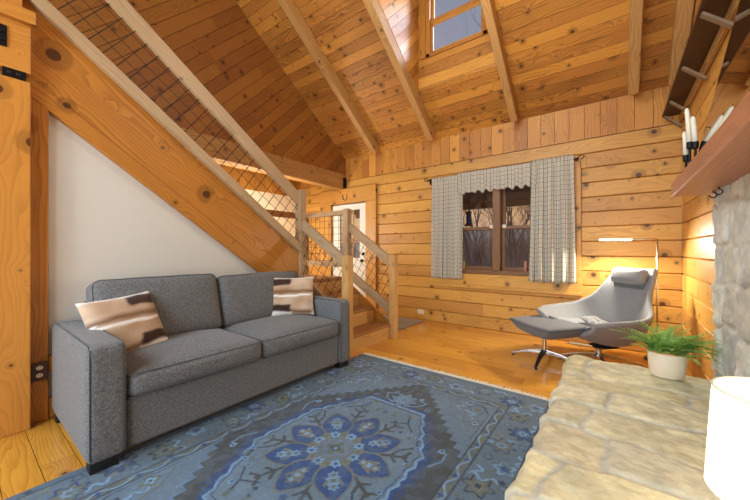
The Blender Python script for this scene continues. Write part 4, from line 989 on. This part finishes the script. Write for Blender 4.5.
# ------------------------------------------------------------------ world and lights
w=bpy.data.worlds.new('dusk'); S.world=w; w.use_nodes=True; nt=w.node_tree; nt.nodes.clear()
out=nt.nodes.new('ShaderNodeOutputWorld'); bg=nt.nodes.new('ShaderNodeBackground'); tc=nt.nodes.new('ShaderNodeTexCoord'); sp=nt.nodes.new('ShaderNodeSeparateXYZ'); rp=nt.nodes.new('ShaderNodeValToRGB')
e=rp.color_ramp.elements
while len(e)<5: e.new(.5)
for el,(p,c) in zip(e,((.0,(214,168,140)),(.12,(240,190,142)),(.24,(224,190,170)),(.42,(168,172,192)),(1.,(150,160,188)))): el.position=p; el.color=lin(c)
nt.links.new(tc.outputs['Generated'],sp.inputs[0]); nt.links.new(sp.outputs[2],rp.inputs[0])
no=nt.nodes.new('ShaderNodeTexNoise'); no.inputs['Scale'].default_value=3.2; no.inputs['Detail'].default_value=5; mp=nt.nodes.new('ShaderNodeMapping'); mp.inputs['Scale'].default_value=(1,1,3); nt.links.new(tc.outputs['Generated'],mp.inputs[0]); nt.links.new(mp.outputs[0],no.inputs['Vector'])
cr_=nt.nodes.new('ShaderNodeValToRGB'); cr_.color_ramp.elements[0].position=.5; cr_.color_ramp.elements[1].position=.75; nt.links.new(no.outputs[0],cr_.inputs[0])
mx=nt.nodes.new('ShaderNodeMix'); mx.data_type='RGBA'; ml=nt.nodes.new('ShaderNodeMath'); ml.operation='MULTIPLY'; ml.inputs[1].default_value=.45; nt.links.new(cr_.outputs[0],ml.inputs[0]); nt.links.new(ml.outputs[0],mx.inputs[0]); nt.links.new(rp.outputs[0],mx.inputs[6]); mx.inputs[7].default_value=lin((222,200,190))
nt.links.new(mx.outputs[2],bg.inputs[0]); bg.inputs[1].default_value=1.0; nt.links.new(bg.outputs[0],out.inputs[0])
def light(name,ty,loc,power,color,size=.1,rot=None,sy=None,target=None):
    l=bpy.data.lights.new(name,ty); l.energy=power; l.color=lin(color)[:3]
    if ty=='AREA':
        l.size=size
        if sy: l.shape='RECTANGLE'; l.size_y=sy
    else: l.shadow_soft_size=size
    o=bpy.data.objects.new(name,l); COL.objects.link(o); o.location=loc
    if target is not None: o.rotation_euler=(V(target)-V(loc)).to_track_quat('-Z','Y').to_euler()
    return o
light('rear_point','POINT',(-1.9,-1.9,2.6),90,(250,250,236),.12)  # unseen small source added behind the camera to cast the mesh shadows
light('rear_fill','AREA',(-.85,-2.9,1.9),240,(214,236,250),2.6,sy=2.8,target=(-1.5,3,1.6))  # broad soft fill added behind the camera; no window is built there
light('side_fill','AREA',(-3.3,-2.4,3.8),170,(220,234,248),1.2,sy=1.2,target=(-2.6,.43,.5))  # extra fill added high behind the camera to brighten the sofa's near end
light('high_fill','POINT',(-1.0,2.2,3.7),92,(250,248,232),.3)  # added fill without a fixture, lifts the back wall, right wall and chimney
light('kitchen_light','POINT',(-4.9,3.0,1.42),120,(255,244,224),.12)
light('reading_light','AREA',(-.02,4.432,1.252),58,(255,246,224),.28,sy=.03,target=(-.02,3.55,0))
light('table_light','POINT',tuple(TL+V((0,0,.28))),34,(255,248,226),.03)
light('dormer_daylight','AREA',(-.3,6.0,5.6),420,(228,236,255),1.4,sy=1.4,target=(-2.26,3.4,4.2))

# ------------------------------------------------------------------ camera
cam=bpy.data.cameras.new('camera'); co_=bpy.data.objects.new('camera',cam); COL.objects.link(co_)
co_.location=(0,0,1.15); co_.rotation_euler=(R(90),0,math.atan2(242,320)); cam.sensor_width=36; cam.lens=320/750*36; cam.clip_start=.05
S.camera=co_
S.view_settings.view_transform='Standard'; S.view_settings.look='None'; S.view_settings.gamma=1; S.view_settings.exposure=-.38
